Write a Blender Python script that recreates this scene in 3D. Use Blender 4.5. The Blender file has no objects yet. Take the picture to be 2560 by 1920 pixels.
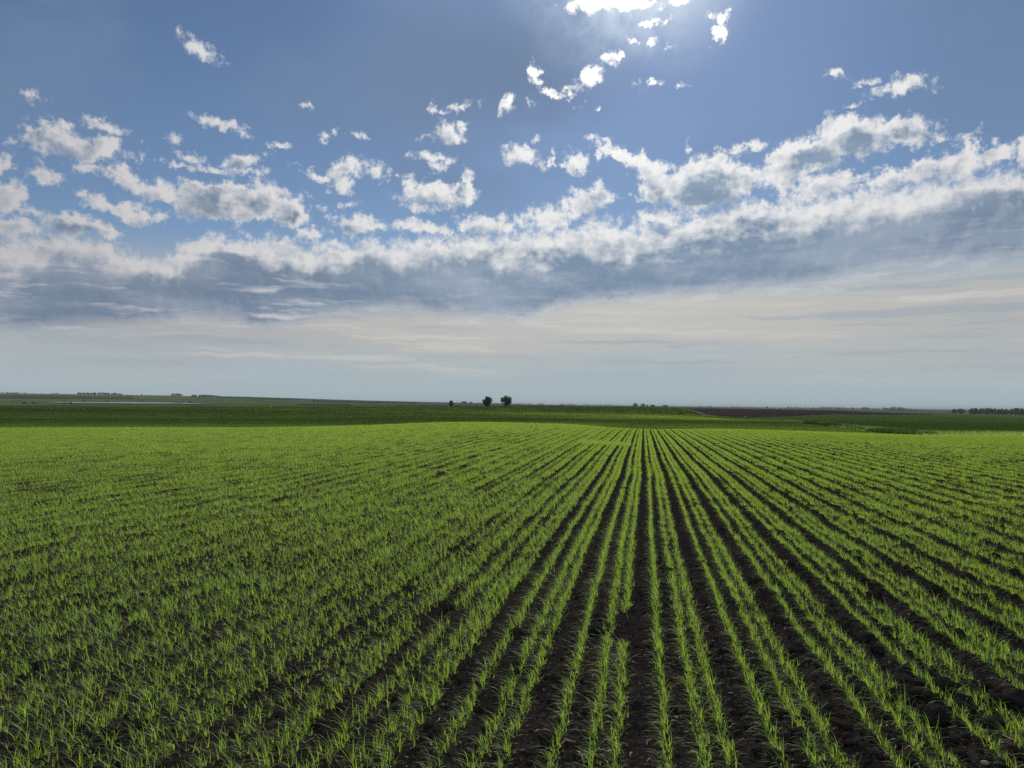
import bpy, math, random
import numpy as np
from mathutils import Vector, Matrix
S = bpy.context.scene
C = S.collection
R = math.radians

# ------------------------------------------------------------------ camera frame
FPX, PITCH, ROLL, EYE = 1828.0, R(1.6), R(0.55), 1.6      # focal length in photo pixels, tilt, roll, eye height
_f = np.array([0, math.cos(PITCH), math.sin(PITCH)])
_u0 = np.array([0, -math.sin(PITCH), math.cos(PITCH)])
_r0 = np.array([1.0, 0, 0])
CR = math.cos(ROLL)*_r0 + math.sin(ROLL)*_u0
CU = -math.sin(ROLL)*_r0 + math.cos(ROLL)*_u0

def ray(px, py):
    d = _f + (px-1280)/FPX*CR - (py-960)/FPX*CU
    return d/np.linalg.norm(d)

def azel(px, py):
    d = ray(px, py)
    return math.degrees(math.atan2(d[0], d[1])), math.degrees(math.asin(d[2]))

cam = bpy.data.cameras.new('camera')
camo = bpy.data.objects.new('camera', cam)
C.objects.link(camo)
cam.sensor_fit = 'HORIZONTAL'
cam.sensor_width = 36
cam.lens = FPX/2560*36
cam.clip_start = 0.05
cam.clip_end = 60000
M = Matrix(((CR[0], CU[0], -_f[0], 0), (CR[1], CU[1], -_f[1], 0), (CR[2], CU[2], -_f[2], EYE), (0, 0, 0, 1)))
camo.matrix_world = M
S.camera = camo

# ------------------------------------------------------------------ sun
SUN_AZ, SUN_EL = azel(1590, -165)
sd = np.array([math.sin(R(SUN_AZ))*math.cos(R(SUN_EL)), math.cos(R(SUN_AZ))*math.cos(R(SUN_EL)), math.sin(R(SUN_EL))])
sun = bpy.data.lights.new('sun', 'SUN')
suno = bpy.data.objects.new('sun', sun)
C.objects.link(suno)
sun.energy = 5.0
sun.angle = R(0.5)
sun.color = (1.0, 0.945, 0.86)
suno.rotation_euler = Vector(-sd).to_track_quat('-Z', 'Y').to_euler()
suno.location = (0, 0, 60)

S.view_settings.view_transform = 'Standard'
S.view_settings.look = 'None'
S.view_settings.exposure = 0
S.view_settings.gamma = 1

# ------------------------------------------------------------------ node helper
class NT:
    """small helper that writes shader nodes"""
    def __init__(s, tree, dims='3D'): s.t = tree; s.dims = dims
    def new(s, typ, **kw):
        n = s.t.nodes.new(typ)
        for k, v in kw.items(): setattr(n, k, v)
        return n
    def put(s, sock, v):
        if v is None: return
        if hasattr(v, 'is_linked') or isinstance(v, bpy.types.NodeSocket): s.t.links.new(v, sock)
        else:
            if isinstance(v, (tuple, list)) and hasattr(sock.default_value, '__len__'):
                v = tuple(v)
                if len(sock.default_value) == 4 and len(v) == 3: v = v + (1,)
            sock.default_value = v
    def math(s, op, a, b=None, c=None, clamp=False):
        n = s.new('ShaderNodeMath', operation=op, use_clamp=clamp)
        for i, v in enumerate((a, b, c)): s.put(n.inputs[i], v)
        return n.outputs[0]
    def vmath(s, op, a, b=None, c=None, out=0):
        n = s.new('ShaderNodeVectorMath', operation=op)
        for i, v in enumerate((a, b, c)): s.put(n.inputs[i], v)
        return n.outputs['Value'] if out == 'v' else n.outputs[0]
    def xyz(s, x=0, y=0, z=0):
        n = s.new('ShaderNodeCombineXYZ')
        for i, v in enumerate((x, y, z)): s.put(n.inputs[i], v)
        return n.outputs[0]
    def sep(s, v):
        n = s.new('ShaderNodeSeparateXYZ'); s.put(n.inputs[0], v); return n.outputs
    def noise(s, vec, scale, detail=4, rough=.5, lac=2.0, col=False, typ='FBM', dist=0):
        n = s.new('ShaderNodeTexNoise', noise_dimensions=s.dims)
        n.noise_type = typ
        s.put(n.inputs['Vector'], vec)
        n.inputs['Scale'].default_value = scale
        n.inputs['Detail'].default_value = detail
        n.inputs['Roughness'].default_value = rough
        n.inputs['Lacunarity'].default_value = lac
        n.inputs['Distortion'].default_value = dist
        return n.outputs['Color' if col else 'Fac']
    def vor(s, vec, scale, detail=0, rough=.5, lac=2.0, feature='F1', rnd=1):
        n = s.new('ShaderNodeTexVoronoi', voronoi_dimensions=s.dims, feature=feature)
        n.normalize = False
        s.put(n.inputs['Vector'], vec)
        n.inputs['Scale'].default_value = scale
        n.inputs['Detail'].default_value = detail
        n.inputs['Roughness'].default_value = rough
        n.inputs['Lacunarity'].default_value = lac
        n.inputs['Randomness'].default_value = rnd
        return n.outputs['Distance']
    def ramp(s, v, a, b, lo=0.0, hi=1.0, smooth=True):
        n = s.new('ShaderNodeMapRange', interpolation_type='SMOOTHSTEP' if smooth else 'LINEAR')
        n.clamp = True
        for i, x in enumerate((v, a, b, lo, hi)): s.put(n.inputs[i], x)
        return n.outputs[0]
    def mix(s, f, a, b, blend='MIX'):
        n = s.new('ShaderNodeMix', data_type='RGBA', blend_type=blend)
        n.clamp_factor = True
        s.put(n.inputs[0], f); s.put(n.inputs[6], a); s.put(n.inputs[7], b)
        return n.outputs[2]
    def curve(s, v, pts, x0, x1):
        """piecewise curve of v on [x0,x1]; pts = (x, y); values y"""
        ys = [p[1] for p in pts]; y0, y1 = min(ys), max(ys)
        t = s.ramp(v, x0, x1, 0, 1, smooth=False)
        n = s.new('ShaderNodeFloatCurve')
        s.put(n.inputs['Value'], t)
        c = n.mapping.curves[0]
        q = sorted(((p[0]-x0)/(x1-x0), (p[1]-y0)/(y1-y0)) for p in pts)
        q = [p for p in q if 0 <= p[0] <= 1]
        c.points[0].location = q[0]; c.points[1].location = q[-1]
        for p in q[1:-1]: c.points.new(*p)
        for p in c.points: p.handle_type = 'AUTO_CLAMPED'
        n.mapping.update()
        return s.math('MULTIPLY_ADD', n.outputs[0], y1-y0, y0)
    def hsv(s, c, h=.5, sat=1, val=1):
        n = s.new('ShaderNodeHueSaturation')
        n.inputs['Hue'].default_value = h
        s.put(n.inputs['Saturation'], sat); s.put(n.inputs['Value'], val); s.put(n.inputs['Color'], c)
        return n.outputs[0]

def srgb(r, g, b):
    f = lambda c: (c/255/12.92) if c/255 <= .04045 else ((c/255+.055)/1.055)**2.4
    return (f(r), f(g), f(b))

# ------------------------------------------------------------------ sky
# every cumulus of the sky: centre and half sizes (px of a 2560 wide panorama), turn, thickness; turned into directions below
BLOBS = [
 (500,128,56,28,-22,.75),(85,245,30,9,0,.3),
 (180,368,135,34,-4,1.2),(140,340,62,34,0,1.1),(255,360,44,32,0,1.),(160,308,32,14,0,.7),(248,312,58,18,-6,.8),(76,326,14,13,0,.6),
 (-5,412,44,30,0,1.),(108,437,52,22,-4,.9),(15,490,48,42,0,1.1),(70,526,62,16,-5,.8),
 (235,424,50,16,-8,.9),(320,444,66,24,-22,1.),(400,478,62,28,-12,1.1),(210,482,26,13,0,.6),(262,508,62,26,-14,1.1),(335,532,66,30,-10,1.2),
 (530,505,120,50,0,2.0),(478,474,42,28,0,1.4),(572,474,52,26,0,1.4),(650,498,66,46,0,1.6),(725,530,56,42,0,1.5),
 (560,312,72,18,-10,.85),(440,350,24,14,0,.6),(452,378,26,9,-20,.5),(490,396,26,12,0,.6),(462,417,42,9,0,.6),(530,424,42,10,-8,.6),(620,402,60,20,12,.9),(610,430,44,12,0,.8),
 (697,366,25,9,-8,.6),(360,355,10,7,0,.35),(355,392,9,12,0,.4),(405,402,9,5,0,.3),(770,268,19,9,0,.5),
 (812,341,13,14,0,.6),(838,333,7,8,0,.35),(886,332,18,7,0,.45),(913,340,9,8,0,.5),(742,415,7,5,0,.3),
 (800,440,38,14,-12,.8),(868,424,60,26,8,1.2),(852,462,34,24,0,1.1),(940,424,30,24,-25,.95),(958,456,12,7,0,.45),
 (1120,330,38,27,0,1.2),(1064,338,18,10,30,.6),(1150,308,12,8,0,.5),(1082,272,14,9,-15,.6),(1103,280,12,9,0,.6),(1147,266,34,11,8,.8),
 (1085,396,46,13,0,.6),(1096,424,22,18,0,.7),(1000,446,20,6,0,.45),(1020,442,22,4,5,.3),
 (1085,490,80,28,4,1.3),(1024,480,20,34,28,.9),(1172,454,15,30,10,.9),(1152,488,40,26,15,1.),(1045,518,34,16,0,.9),
 (870,511,22,6,15,.35),(822,521,13,12,0,.4),(768,494,12,6,-30,.35),
 (1262,256,20,32,-25,.8),(1330,258,7,17,25,.5),(1436,266,5,11,-20,.4),(1492,269,9,4,0,.3),
 (1342,184,15,27,8,.95),(1378,226,40,11,-14,.8),(1414,218,12,9,0,.5),(1482,192,44,24,24,1.0),(1530,146,16,20,-25,.8),(1551,134,11,11,0,.8),
 (1530,8,120,24,3,1.5),(1690,8,30,16,0,1.1),(1628,61,44,10,6,1.),(1790,44,22,20,0,1.),(1802,86,20,24,-25,1.),(1626,110,8,8,0,.5),(1582,97,14,4,-20,.4),(1668,126,8,5,0,.3),
 (1630,212,26,10,18,.8),(1586,218,14,8,20,.3),(1702,216,10,5,0,.25),
 (2092,180,34,13,-24,.7),(2165,202,34,8,-4,.6),(2262,210,76,21,5,1.),(2132,260,38,6,14,.45),(2415,350,18,9,30,.25),(2455,318,8,8,0,.2),
 (2130,344,112,52,0,2.0),(2100,312,62,26,0,1.4),(2230,318,50,30,0,1.4),(2275,326,62,38,0,1.4),(2345,346,34,11,0,.7),(2010,372,90,30,8,1.3),(1868,366,60,11,6,.7),(1965,420,76,58,20,1.6),(2050,392,44,50,0,1.4),
 (1312,388,58,25,-10,1.1),(1345,352,11,13,0,.5),(1386,400,9,19,0,.6),(1440,408,30,28,-18,1.1),(1470,350,9,7,0,.4),(1512,356,26,11,-14,.5),(1490,388,15,22,0,.9),(1562,392,72,20,-6,1.1),(1628,424,66,30,-18,1.3),
 (1760,462,120,66,0,2.2),(1655,470,56,44,-30,1.4),(1800,408,70,26,-8,1.3),(1860,438,54,32,0,1.2),(1715,375,9,13,0,.5),
 (1465,506,76,34,8,1.2),(1502,484,32,34,0,1.1),(1372,548,64,34,0,1.2),(1588,489,16,5,-40,.5),
 (2116,440,44,20,0,1.),(2220,446,62,28,8,1.2),(2312,424,64,38,8,1.4),(2400,414,70,40,0,1.5),(2432,376,22,26,20,1.1),(2492,388,58,26,0,1.3),(2570,378,40,38,0,1.3),
 (180,566,78,34,0,1.3),(252,578,56,26,-8,1.2),(30,574,72,28,0,1.2),(772,584,38,20,0,1.),(900,560,70,28,0,1.3),(1062,566,80,18,6,1.),(1210,556,90,26,0,1.2),(1650,545,60,26,0,1.1),(2050,470,90,34,0,1.2),
]
BANK_TOP = [(-400,600),(0,610),(180,590),(300,615),(380,640),(470,600),(640,580),(760,600),(900,590),(1040,585),(1200,570),(1350,560),(1500,540),(1600,548),(1750,520),(1900,490),(2050,475),(2200,455),(2350,435),(2560,415),(2960,400)]
BANK_LOW = [(-400,840),(0,832),(220,818),(400,806),(560,800),(640,818),(780,797),(900,782),(1000,772),(1100,790),(1280,798),(1380,772),(1500,755),(1750,734),(1980,714),(2150,694),(2300,668),(2560,648),(2960,630)]

def deg_pts(pts): return [azel(*p) for p in pts]

def make_world():
    w = bpy.data.worlds.new('World')
    S.world = w
    w.use_nodes = True
    w.cycles.sampling_method = 'NONE'
    t = w.node_tree
    t.nodes.clear()
    n = NT(t, '2D')
    tc = n.new('ShaderNodeTexCoord')
    dv = tc.outputs['Generated']
    d = n.sep(dv)
    az = n.math('MULTIPLY', n.math('ARCTAN2', d[0], d[1]), 180/math.pi)
    el = n.math('MULTIPLY', n.math('ARCSINE', d[2]), 180/math.pi)
    p = n.xyz(az, el, 0)
    half = (.5, .5, .5)
    # angle from the sun, degrees
    sdot = n.vmath('DOT_PRODUCT', dv, tuple(sd), out='v')
    sang = n.math('MULTIPLY', n.math('ARCCOSINE', n.math('MINIMUM', sdot, .99999)), 180/math.pi)

    def background(col):
        bg = n.new('ShaderNodeBackground')
        n.put(bg.inputs['Color'], col)
        return bg.outputs[0]
    def choose(test, a, b):                       # a where test is 0, b where it is 1; the other side is skipped
        m = n.new('ShaderNodeMixShader')
        for i, v in enumerate((test, a, b)): n.put(m.inputs[i], v)
        return m.outputs[0]

    # ---- clear sky
    sk = n.new('ShaderNodeTexSky', sky_type='NISHITA')
    sk.sun_disc = False
    sk.sun_elevation = R(SUN_EL)
    sk.sun_rotation = R(SUN_AZ)
    sk.altitude = 400; sk.air_density = 1.0; sk.dust_density = SKY_DUST; sk.ozone_density = 2.0
    clear = n.mix(1, sk.outputs[0], tuple(SKY_K*c for c in SKY_TINT), 'MULTIPLY')

    # ---- the rest of the sky, behind and beside the photograph: the same scattered cumulus, coarser
    f0 = n.noise(n.vmath('MULTIPLY', p, (.07, .12, 1)), 1.0, 5, .6)
    rest = n.mix(n.ramp(f0, .50, .60, 0, .9), clear, n.mix(n.ramp(f0, .56, .70), srgb(225, 228, 232), srgb(140, 158, 180)))
    rest = n.mix(n.ramp(el, 12, 3), rest, srgb(166, 178, 182))
    rest = background(rest)

    # ---- thickness of the cumulus clouds and of the cloud bank for this direction
    w1 = n.vmath('SUBTRACT', n.noise(p, .30, 3, .5, col=True), half)
    w2 = n.vmath('SUBTRACT', n.noise(p, 1.2, 5, .62, col=True), half)
    pw = n.vmath('MULTIPLY_ADD', w1, (1.6, 1.1, 0), p)
    pw = n.vmath('MULTIPLY_ADD', w2, (1.25, 1.05, 0), pw)
    turned = {}                                   # the direction turned by a few angles, shared by the blobs
    for k in (-24, -12, 0, 12, 24):
        c, sn = math.cos(R(k)), math.sin(R(k))
        turned[k] = pw if k == 0 else n.xyz(n.vmath('DOT_PRODUCT', pw, (c, sn, 0), out='v'), n.vmath('DOT_PRODUCT', pw, (-sn, c, 0), out='v'), 0)
    ts = n.vmath('NORMALIZE', n.vmath('SUBTRACT', (SUN_AZ, SUN_EL, 0), p))
    pws = n.vmath('MULTIPLY_ADD', ts, (.9, .9, 0), pw)
    turned_s = {}
    for k in turned:
        c, sn = math.cos(R(k)), math.sin(R(k))
        turned_s[k] = pws if k == 0 else n.xyz(n.vmath('DOT_PRODUCT', pws, (c, sn, 0), out='v'), n.vmath('DOT_PRODUCT', pws, (-sn, c, 0), out='v'), 0)
    big = n.noise(n.vmath('MULTIPLY', p, (.20, .34, 1)), 1.0, 4, .55)
    sx = n.sep(pw)
    x0, x1 = -46, 46
    top = n.curve(sx[0], [azel(*q) for q in BANK_TOP], x0, x1)
    dtop = n.math('SUBTRACT', top, sx[1])
    wl = n.noise(n.vmath('MULTIPLY', n.vmath('MULTIPLY_ADD', w2, (2.5, .5, 0), p), (.22, .9, 1)), 1.0, 5, .6)
    low = n.curve(az, [azel(*q) for q in BANK_LOW], x0, x1)
    dlow = n.math('ADD', n.math('SUBTRACT', el, n.math('SUBTRACT', low, .35)), n.math('MULTIPLY_ADD', wl, 2.6, -1.3))
    depth = n.math('MULTIPLY', dtop, n.ramp(sang, 22, 40, .46, .72))
    bank = n.math('MINIMUM', depth, 2.6)
    bank_s = n.math('MINIMUM', n.math('SUBTRACT', depth, .35), 2.6)
    lowcut = n.ramp(dlow, -.35, 1.1)
    fringe = n.math('MULTIPLY', n.ramp(dlow, 1.7, .1), n.ramp(wl, .35, .65, .1, .75))
    # cauliflower texture, here and a little nearer to the sun
    T = n.math('MULTIPLY_ADD', n.noise(p, 1.05, 9, .66), 3.3, -1.65)          # ragged, for the outline
    def soft(v):                                                             # rounded, for the shading
        f = n.noise(v, .62, 6, .52)
        b = n.vor(n.vmath('MULTIPLY_ADD', w2, (.9, .9, 0), v), .80, 2, .5, 2.2)
        return n.math('MULTIPLY_ADD', f, 2.6, n.math('MULTIPLY_ADD', b, -.55, -1.06))
    Ts = soft(p)
    relief = n.math('SUBTRACT', Ts, soft(n.vmath('MULTIPLY_ADD', ts, (.42, .42, 0), p)))
    inbank = n.ramp(depth, 1.0, 2.0)
    bigv = n.math('MULTIPLY_ADD', big, 3.4, -1.65)
    stb = n.noise(n.vmath('MULTIPLY', n.vmath('MULTIPLY_ADD', w1, (3, .7, 0), p), (.15, 1.5, 1)), 1.0, 7, .60)
    streak = n.math('MULTIPLY', n.math('MULTIPLY', n.ramp(stb, .51, .76, 0, .85), n.ramp(sang, 24, 42, .12, 1)), n.ramp(depth, .3, 1.2))
    white = n.mix(n.ramp(sang, 6, 46, 0, 1, smooth=False), srgb(253, 254, 252), srgb(192, 191, 195))
    white = n.mix(n.ramp(sang, 16, 6), white, (1.5, 1.46, 1.36))
    g2 = n.noise(n.vmath('MULTIPLY', n.vmath('MULTIPLY_ADD', w1, (3, 1, 0), p), (.09, .30, 1)), 1.0, 6, .58)
    grey = n.mix(n.ramp(sang, 10, 44), n.mix(n.ramp(g2, .35, .68), srgb(128, 150, 175), srgb(156, 174, 193)), n.mix(n.ramp(g2, .35, .68), srgb(114, 131, 153), srgb(140, 152, 169)))

    # ---- clear sky of the photograph: thin grey patches, bright air round the sun, veil over the lower sky
    gr = n.noise(n.vmath('MULTIPLY', p, (.07, .16, 1)), 1.0, 4, .5)
    sky = n.mix(n.math('MULTIPLY', n.ramp(gr, .40, .66, 0, .55), n.ramp(el, 12, 18)), clear, srgb(112, 136, 167))
    a, e = azel(1200, 170)
    gp = n.vmath('MULTIPLY_ADD', w1, (4, 3, 0), p)
    gl = n.vmath('LENGTH', n.vmath('MULTIPLY_ADD', gp, (1/13, 1/5.4, 0), (-a/13, -e/5.4, 0)), out='v')
    sky = n.mix(n.ramp(sang, 25, 6, 0, .38), sky, srgb(146, 173, 218))
    sky = n.mix(n.ramp(gl, 1.2, .2, 0, .9), sky, srgb(112, 133, 163))
    glow = n.math('POWER', n.ramp(sang, 11.5, 3.5, 0, 1, smooth=False), 2.3)
    glow = n.math('MULTIPLY', glow, n.ramp(n.noise(n.vmath('MULTIPLY_ADD', w1, (2, 2, 0), p), .16, 5, .6), .34, .62, .35, 1.15))
    sky = n.mix(n.math('MULTIPLY', glow, .9), sky, (.86, .96, 1.06))
    st = n.noise(n.vmath('MULTIPLY', p, (.05, .6, 1)), 1.0, 5, .55)
    st2 = n.noise(n.vmath('MULTIPLY', n.vmath('MULTIPLY_ADD', w1, (5, .5, 0), p), (.055, 1.0, 1)), 1.0, 8, .60)
    elw = n.math('ADD', el, n.math('MULTIPLY_ADD', st, 5.0, -2.5))
    cream = n.mix(n.ramp(sang, 20, 46), srgb(*VEIL_N), srgb(*VEIL_F))
    lowc = n.mix(n.ramp(el, 0, 4.5), srgb(*HOR0), srgb(*HOR1))
    vc = n.mix(n.ramp(elw, 1.5, 5.8), lowc, cream)
    vc = n.mix(n.math('MULTIPLY', n.ramp(st2, .52, .72, 0, .8), n.ramp(el, .6, 4.5)), vc, srgb(204, 202, 196))
    vc = n.mix(n.math('MULTIPLY', n.ramp(st2, .48, .30), n.ramp(el, 1.0, 5.0, 0, .5)), vc, srgb(148, 165, 178))
    sky = n.mix(n.ramp(el, 12.5, 7.5), sky, vc)

    def sector(a0, a1):
        """the clouds between two azimuths (only the blobs that reach into them)"""
        acc = acs = None
        for (cx, cy, rx, ry, rot, h) in BLOBS:
            a, e = azel(cx, cy)
            ra = (azel(cx+rx, cy)[0]-azel(cx-rx, cy)[0])/2
            re = (azel(cx, cy-ry)[1]-azel(cx, cy+ry)[1])/2
            reach = max(ra, re)*BLOB_K*(1+.9/h)+1.2
            if a+reach < a0 or a-reach > a1: continue
            k = min(turned, key=lambda r: abs(r-rot))
            c, sn = math.cos(R(k)), math.sin(R(k))
            sx_, sy_ = 1/(ra*BLOB_K), 1/(re*BLOB_K)
            l = n.vmath('LENGTH', n.vmath('MULTIPLY_ADD', turned[k], (sx_, sy_, 0), (-(c*a+sn*e)*sx_, -(c*e-sn*a)*sy_, 0)), out='v')
            v = n.math('MULTIPLY_ADD', l, -h, h)
            acc = v if acc is None else n.math('MAXIMUM', acc, v)
            if h >= .75:                              # thickness towards the sun, only the clouds thick enough to shade themselves
                l = n.vmath('LENGTH', n.vmath('MULTIPLY_ADD', turned_s[k], (sx_, sy_, 0), (-(c*a+sn*e)*sx_, -(c*e-sn*a)*sy_, 0)), out='v')
                v = n.math('MULTIPLY_ADD', l, -h, h)
                acs = v if acs is None else n.math('MAXIMUM', acs, v)
        M = n.math('MAXIMUM', n.math('SMOOTH_MAX', acc, bank, .5), -1.5)
        Ms = n.math('MAXIMUM', n.math('SMOOTH_MAX', acs, bank_s, .5), -.4)
        D = n.math('MULTIPLY_ADD', T, n.ramp(depth, -.3, .9, .88, .5), n.math('MULTIPLY', M, 1.3))
        alpha = n.math('MULTIPLY', n.math('POWER', n.ramp(D, -.22, .86), 1.25), lowcut)
        thick = n.math('MULTIPLY_ADD', M, .45, n.math('MULTIPLY', Ms, .75))
        thick = n.math('MULTIPLY_ADD', Ts, .50, n.math('ADD', thick, n.math('MULTIPLY', bigv, n.ramp(thick, .25, 1.0))))
        lit = n.ramp(thick, .2, 1.6, 1, 0)
        rel = n.math('MULTIPLY', relief, n.math('MULTIPLY', n.ramp(M, .1, .9, .30, .62), n.ramp(inbank, 0, 1, 1, .22)))
        lit = n.math('ADD', n.math('ADD', lit, rel), n.math('MAXIMUM', streak, fringe), clamp=True)
        return background(n.mix(alpha, sky, n.mix(lit, grey, white)))

    cuts = SECTORS
    def split(i, j):                                  # halve the range of azimuths until one sector is left
        if j-i == 1: return sector(cuts[i], cuts[j])
        k = (i+j)//2
        a, b = split(i, k), split(k, j)
        return choose(n.math('GREATER_THAN', az, cuts[k]), a, b)
    sh = split(0, len(cuts)-1)
    inside = n.math('MULTIPLY', n.math('LESS_THAN', n.math('ABSOLUTE', az), 43), n.math('LESS_THAN', el, 34))
    sh = choose(inside, rest, sh)
    # below the horizon: plain ground tone
    sh = choose(n.math('GREATER_THAN', el, -1.5), background((.08, .1, .05)), sh)
    o = n.new('ShaderNodeOutputWorld')
    n.put(o.inputs['Surface'], sh)
    return w

SECTORS = (-43, -22, 2, 20, 43)
BLOB_K = 1.10
SKY_K, SKY_DUST, SKY_TINT = .060, .1, (.96, 1.0, 1.06)
VEIL_N, VEIL_F = (196, 196, 191), (170, 172, 175)
HOR0, HOR1 = (168, 184, 190), (172, 184, 189)
make_world()

# ================================================================== helpers for objects
def tag(o, label=None, cat=None, group=None, kind=None):
    if label: o['label'] = label
    if cat: o['category'] = cat
    if group: o['group'] = group
    if kind: o['kind'] = kind
    return o

def mesh_np(name, co, faces, loops_per=4, mat=None, smooth=False, attrs=None):
    """mesh from arrays: co (N,3); faces (M,k)"""
    me = bpy.data.meshes.new(name)
    co = np.asarray(co, np.float32); faces = np.asarray(faces, np.int32)
    k = faces.shape[1]
    me.vertices.add(len(co)); me.vertices.foreach_set('co', co.ravel())
    me.loops.add(faces.size); me.loops.foreach_set('vertex_index', faces.ravel())
    me.polygons.add(len(faces))
    me.polygons.foreach_set('loop_start', np.arange(0, faces.size, k, dtype=np.int32))
    me.polygons.foreach_set('loop_total', np.full(len(faces), k, np.int32))
    if smooth: me.polygons.foreach_set('use_smooth', np.ones(len(faces), bool))
    me.update(calc_edges=True)
    for nm, (typ, arr) in (attrs or {}).items():
        a = me.attributes.new(nm, typ, 'POINT')
        a.data.foreach_set('vector' if typ == 'FLOAT_VECTOR' else 'value', np.asarray(arr).ravel())
    if mat: me.materials.append(mat)
    return me

def link(name, me, parent=None, loc=(0, 0, 0)):
    o = bpy.data.objects.new(name, me)
    C.objects.link(o)
    o.location = loc
    if parent: o.parent = parent
    return o

def grid_faces(na, nb):
    i = np.arange(na-1)[:, None]*nb + np.arange(nb-1)[None, :]
    i = i.ravel()
    return np.stack([i, i+1, i+nb+1, i+nb], 1)

# ---- value noise in numpy
def _hash(ix, iy, seed):
    h = (ix.astype(np.int64)*374761393 + iy.astype(np.int64)*668265263 + seed*974634541) & 0xffffffff
    h = ((h ^ (h >> 13))*1274126177) & 0xffffffff
    h = ((h ^ (h >> 16))*2246822519) & 0xffffffff
    return ((h ^ (h >> 15)) & 0xffffff)/float(0xffffff)

def vnoise(x, y, seed=0):
    ix, iy = np.floor(x), np.floor(y)
    fx, fy = x-ix, y-iy
    fx, fy = fx*fx*fx*(fx*(fx*6-15)+10), fy*fy*fy*(fy*(fy*6-15)+10)
    a, b = _hash(ix, iy, seed), _hash(ix+1, iy, seed)
    c, d = _hash(ix, iy+1, seed), _hash(ix+1, iy+1, seed)
    return (a+(b-a)*fx)*(1-fy) + (c+(d-c)*fx)*fy

def fbm(x, y, oct=4, seed=0, rough=.5):
    s = 0; a = 1; n = 0
    for k in range(oct):
        s = s + a*vnoise(x*2**k+k*17.3, y*2**k-k*9.1, seed+k); n += a; a *= rough
    return s/n-.5

def worley(x, y, seed=0):
    ix, iy = np.floor(x), np.floor(y)
    best = np.full(x.shape, 9.0); rnd = np.zeros(x.shape)
    for dx in (-1, 0, 1):
        for dy in (-1, 0, 1):
            cx, cy = ix+dx, iy+dy
            px_, py_ = cx+_hash(cx, cy, seed), cy+_hash(cx, cy, seed+1)
            d = np.hypot(px_-x, py_-y)
            m = d < best
            best = np.where(m, d, best); rnd = np.where(m, _hash(cx, cy, seed+2), rnd)
    return best, rnd

# ================================================================== the lie of the land
COLS = [-500, 0, 320, 640, 900, 1180, 1400, 1610, 1830, 2080, 2320, 2560, 3060]
LAND = {   # distance: height of the ground as seen along each of COLS (rows of a 2560 wide panorama)
 55:    [1073, 1073, 1072, 1072, 1066.5, 1058, 1063, 1076, 1076, 1084, 1092, 1092, 1092],
 85:    [1082, 1082, 1081, 1081, 1077, 1070, 1074, 1083, 1086, 1090, 1093, 1093, 1093],
 115:   [1073, 1073, 1072, 1072, 1070, 1066, 1068, 1075, 1077, 1081, 1084, 1085, 1085],
 135:   [1066, 1066, 1066, 1066, 1065, 1061, 1062, 1067, 1070, 1073, 1077, 1080, 1080],
 220:   [1048, 1048, 1049, 1049, 1047, 1046, 1049, 1050, 1053, 1055, 1061, 1066, 1066],
 380:   [1029, 1029, 1030, 1031, 1030, 1030, 1033, 1036, 1042, 1046, 1051, 1055, 1055],
 600:   [1015.5, 1015.5, 1016, 1017, 1017, 1017.3, 1016.5, 1018.5, 1031, 1036, 1039.5, 1044, 1044],
 800:   [1011.5, 1011.5, 1013, 1014.5, 1015.5, 1016, 1015.3, 1017.3, 1023, 1029, 1037.5, 1043, 1043],
 1100:  [1009, 1009, 1011.5, 1013, 1014.5, 1015.5, 1015.6, 1017.5, 1022.5, 1026.3, 1035.5, 1041, 1041],
 1400:  [1003.6, 1003.8, 1006.6, 1010.5, 1012.8, 1014, 1015, 1017.2, 1021.6, 1025.4, 1033.5, 1039, 1039],
 1700:  [1002, 1002, 1005, 1009, 1011, 1013, 1014.6, 1016.8, 1021, 1025, 1032, 1037, 1037],
 3500:  [982, 984, 988.5, 993.5, 1001, 1007.5, 1012.8, 1015.8, 1019.5, 1023.5, 1027.3, 1030, 1030],
 6000:  [992, 992, 994, 998, 1003.5, 1008.8, 1012.4, 1015, 1018.5, 1022, 1025, 1028, 1028],
 15000: [1000, 1000, 1003, 1006, 1008.5, 1010.8, 1013, 1014.8, 1017.2, 1019.8, 1022.3, 1024.8, 1028],
 40000: [999, 999, 1002, 1005, 1007.5, 1010.2, 1012.4, 1014.3, 1016.6, 1019, 1021.3, 1023.8, 1027],
}

def pchip(x, y, xq):
    """monotone cubic through columns y (n, m) at x (n)"""
    x = np.asarray(x, float); y = np.asarray(y, float); xq = np.clip(xq, x[0], x[-1])
    h = np.diff(x)[:, None]; dl = np.diff(y, axis=0)/h
    d = np.zeros_like(y)
    w1, w2 = 2*h[1:]+h[:-1], h[1:]+2*h[:-1]
    with np.errstate(divide='ignore', invalid='ignore'):
        hm = (w1+w2)/(w1/dl[:-1]+w2/dl[1:])
    d[1:-1] = np.where(dl[:-1]*dl[1:] > 0, hm, 0)
    d[0], d[-1] = dl[0], dl[-1]
    i = np.clip(np.searchsorted(x, xq, 'right')-1, 0, len(x)-2)
    t = ((xq-x[i])/np.diff(x)[i])[:, None]; hh = np.diff(x)[i][:, None]
    return (y[i]*(1+2*t)*(1-t)**2 + hh*d[i]*t*(1-t)**2 + y[i+1]*t*t*(3-2*t) + hh*d[i+1]*t*t*(t-1))

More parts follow.
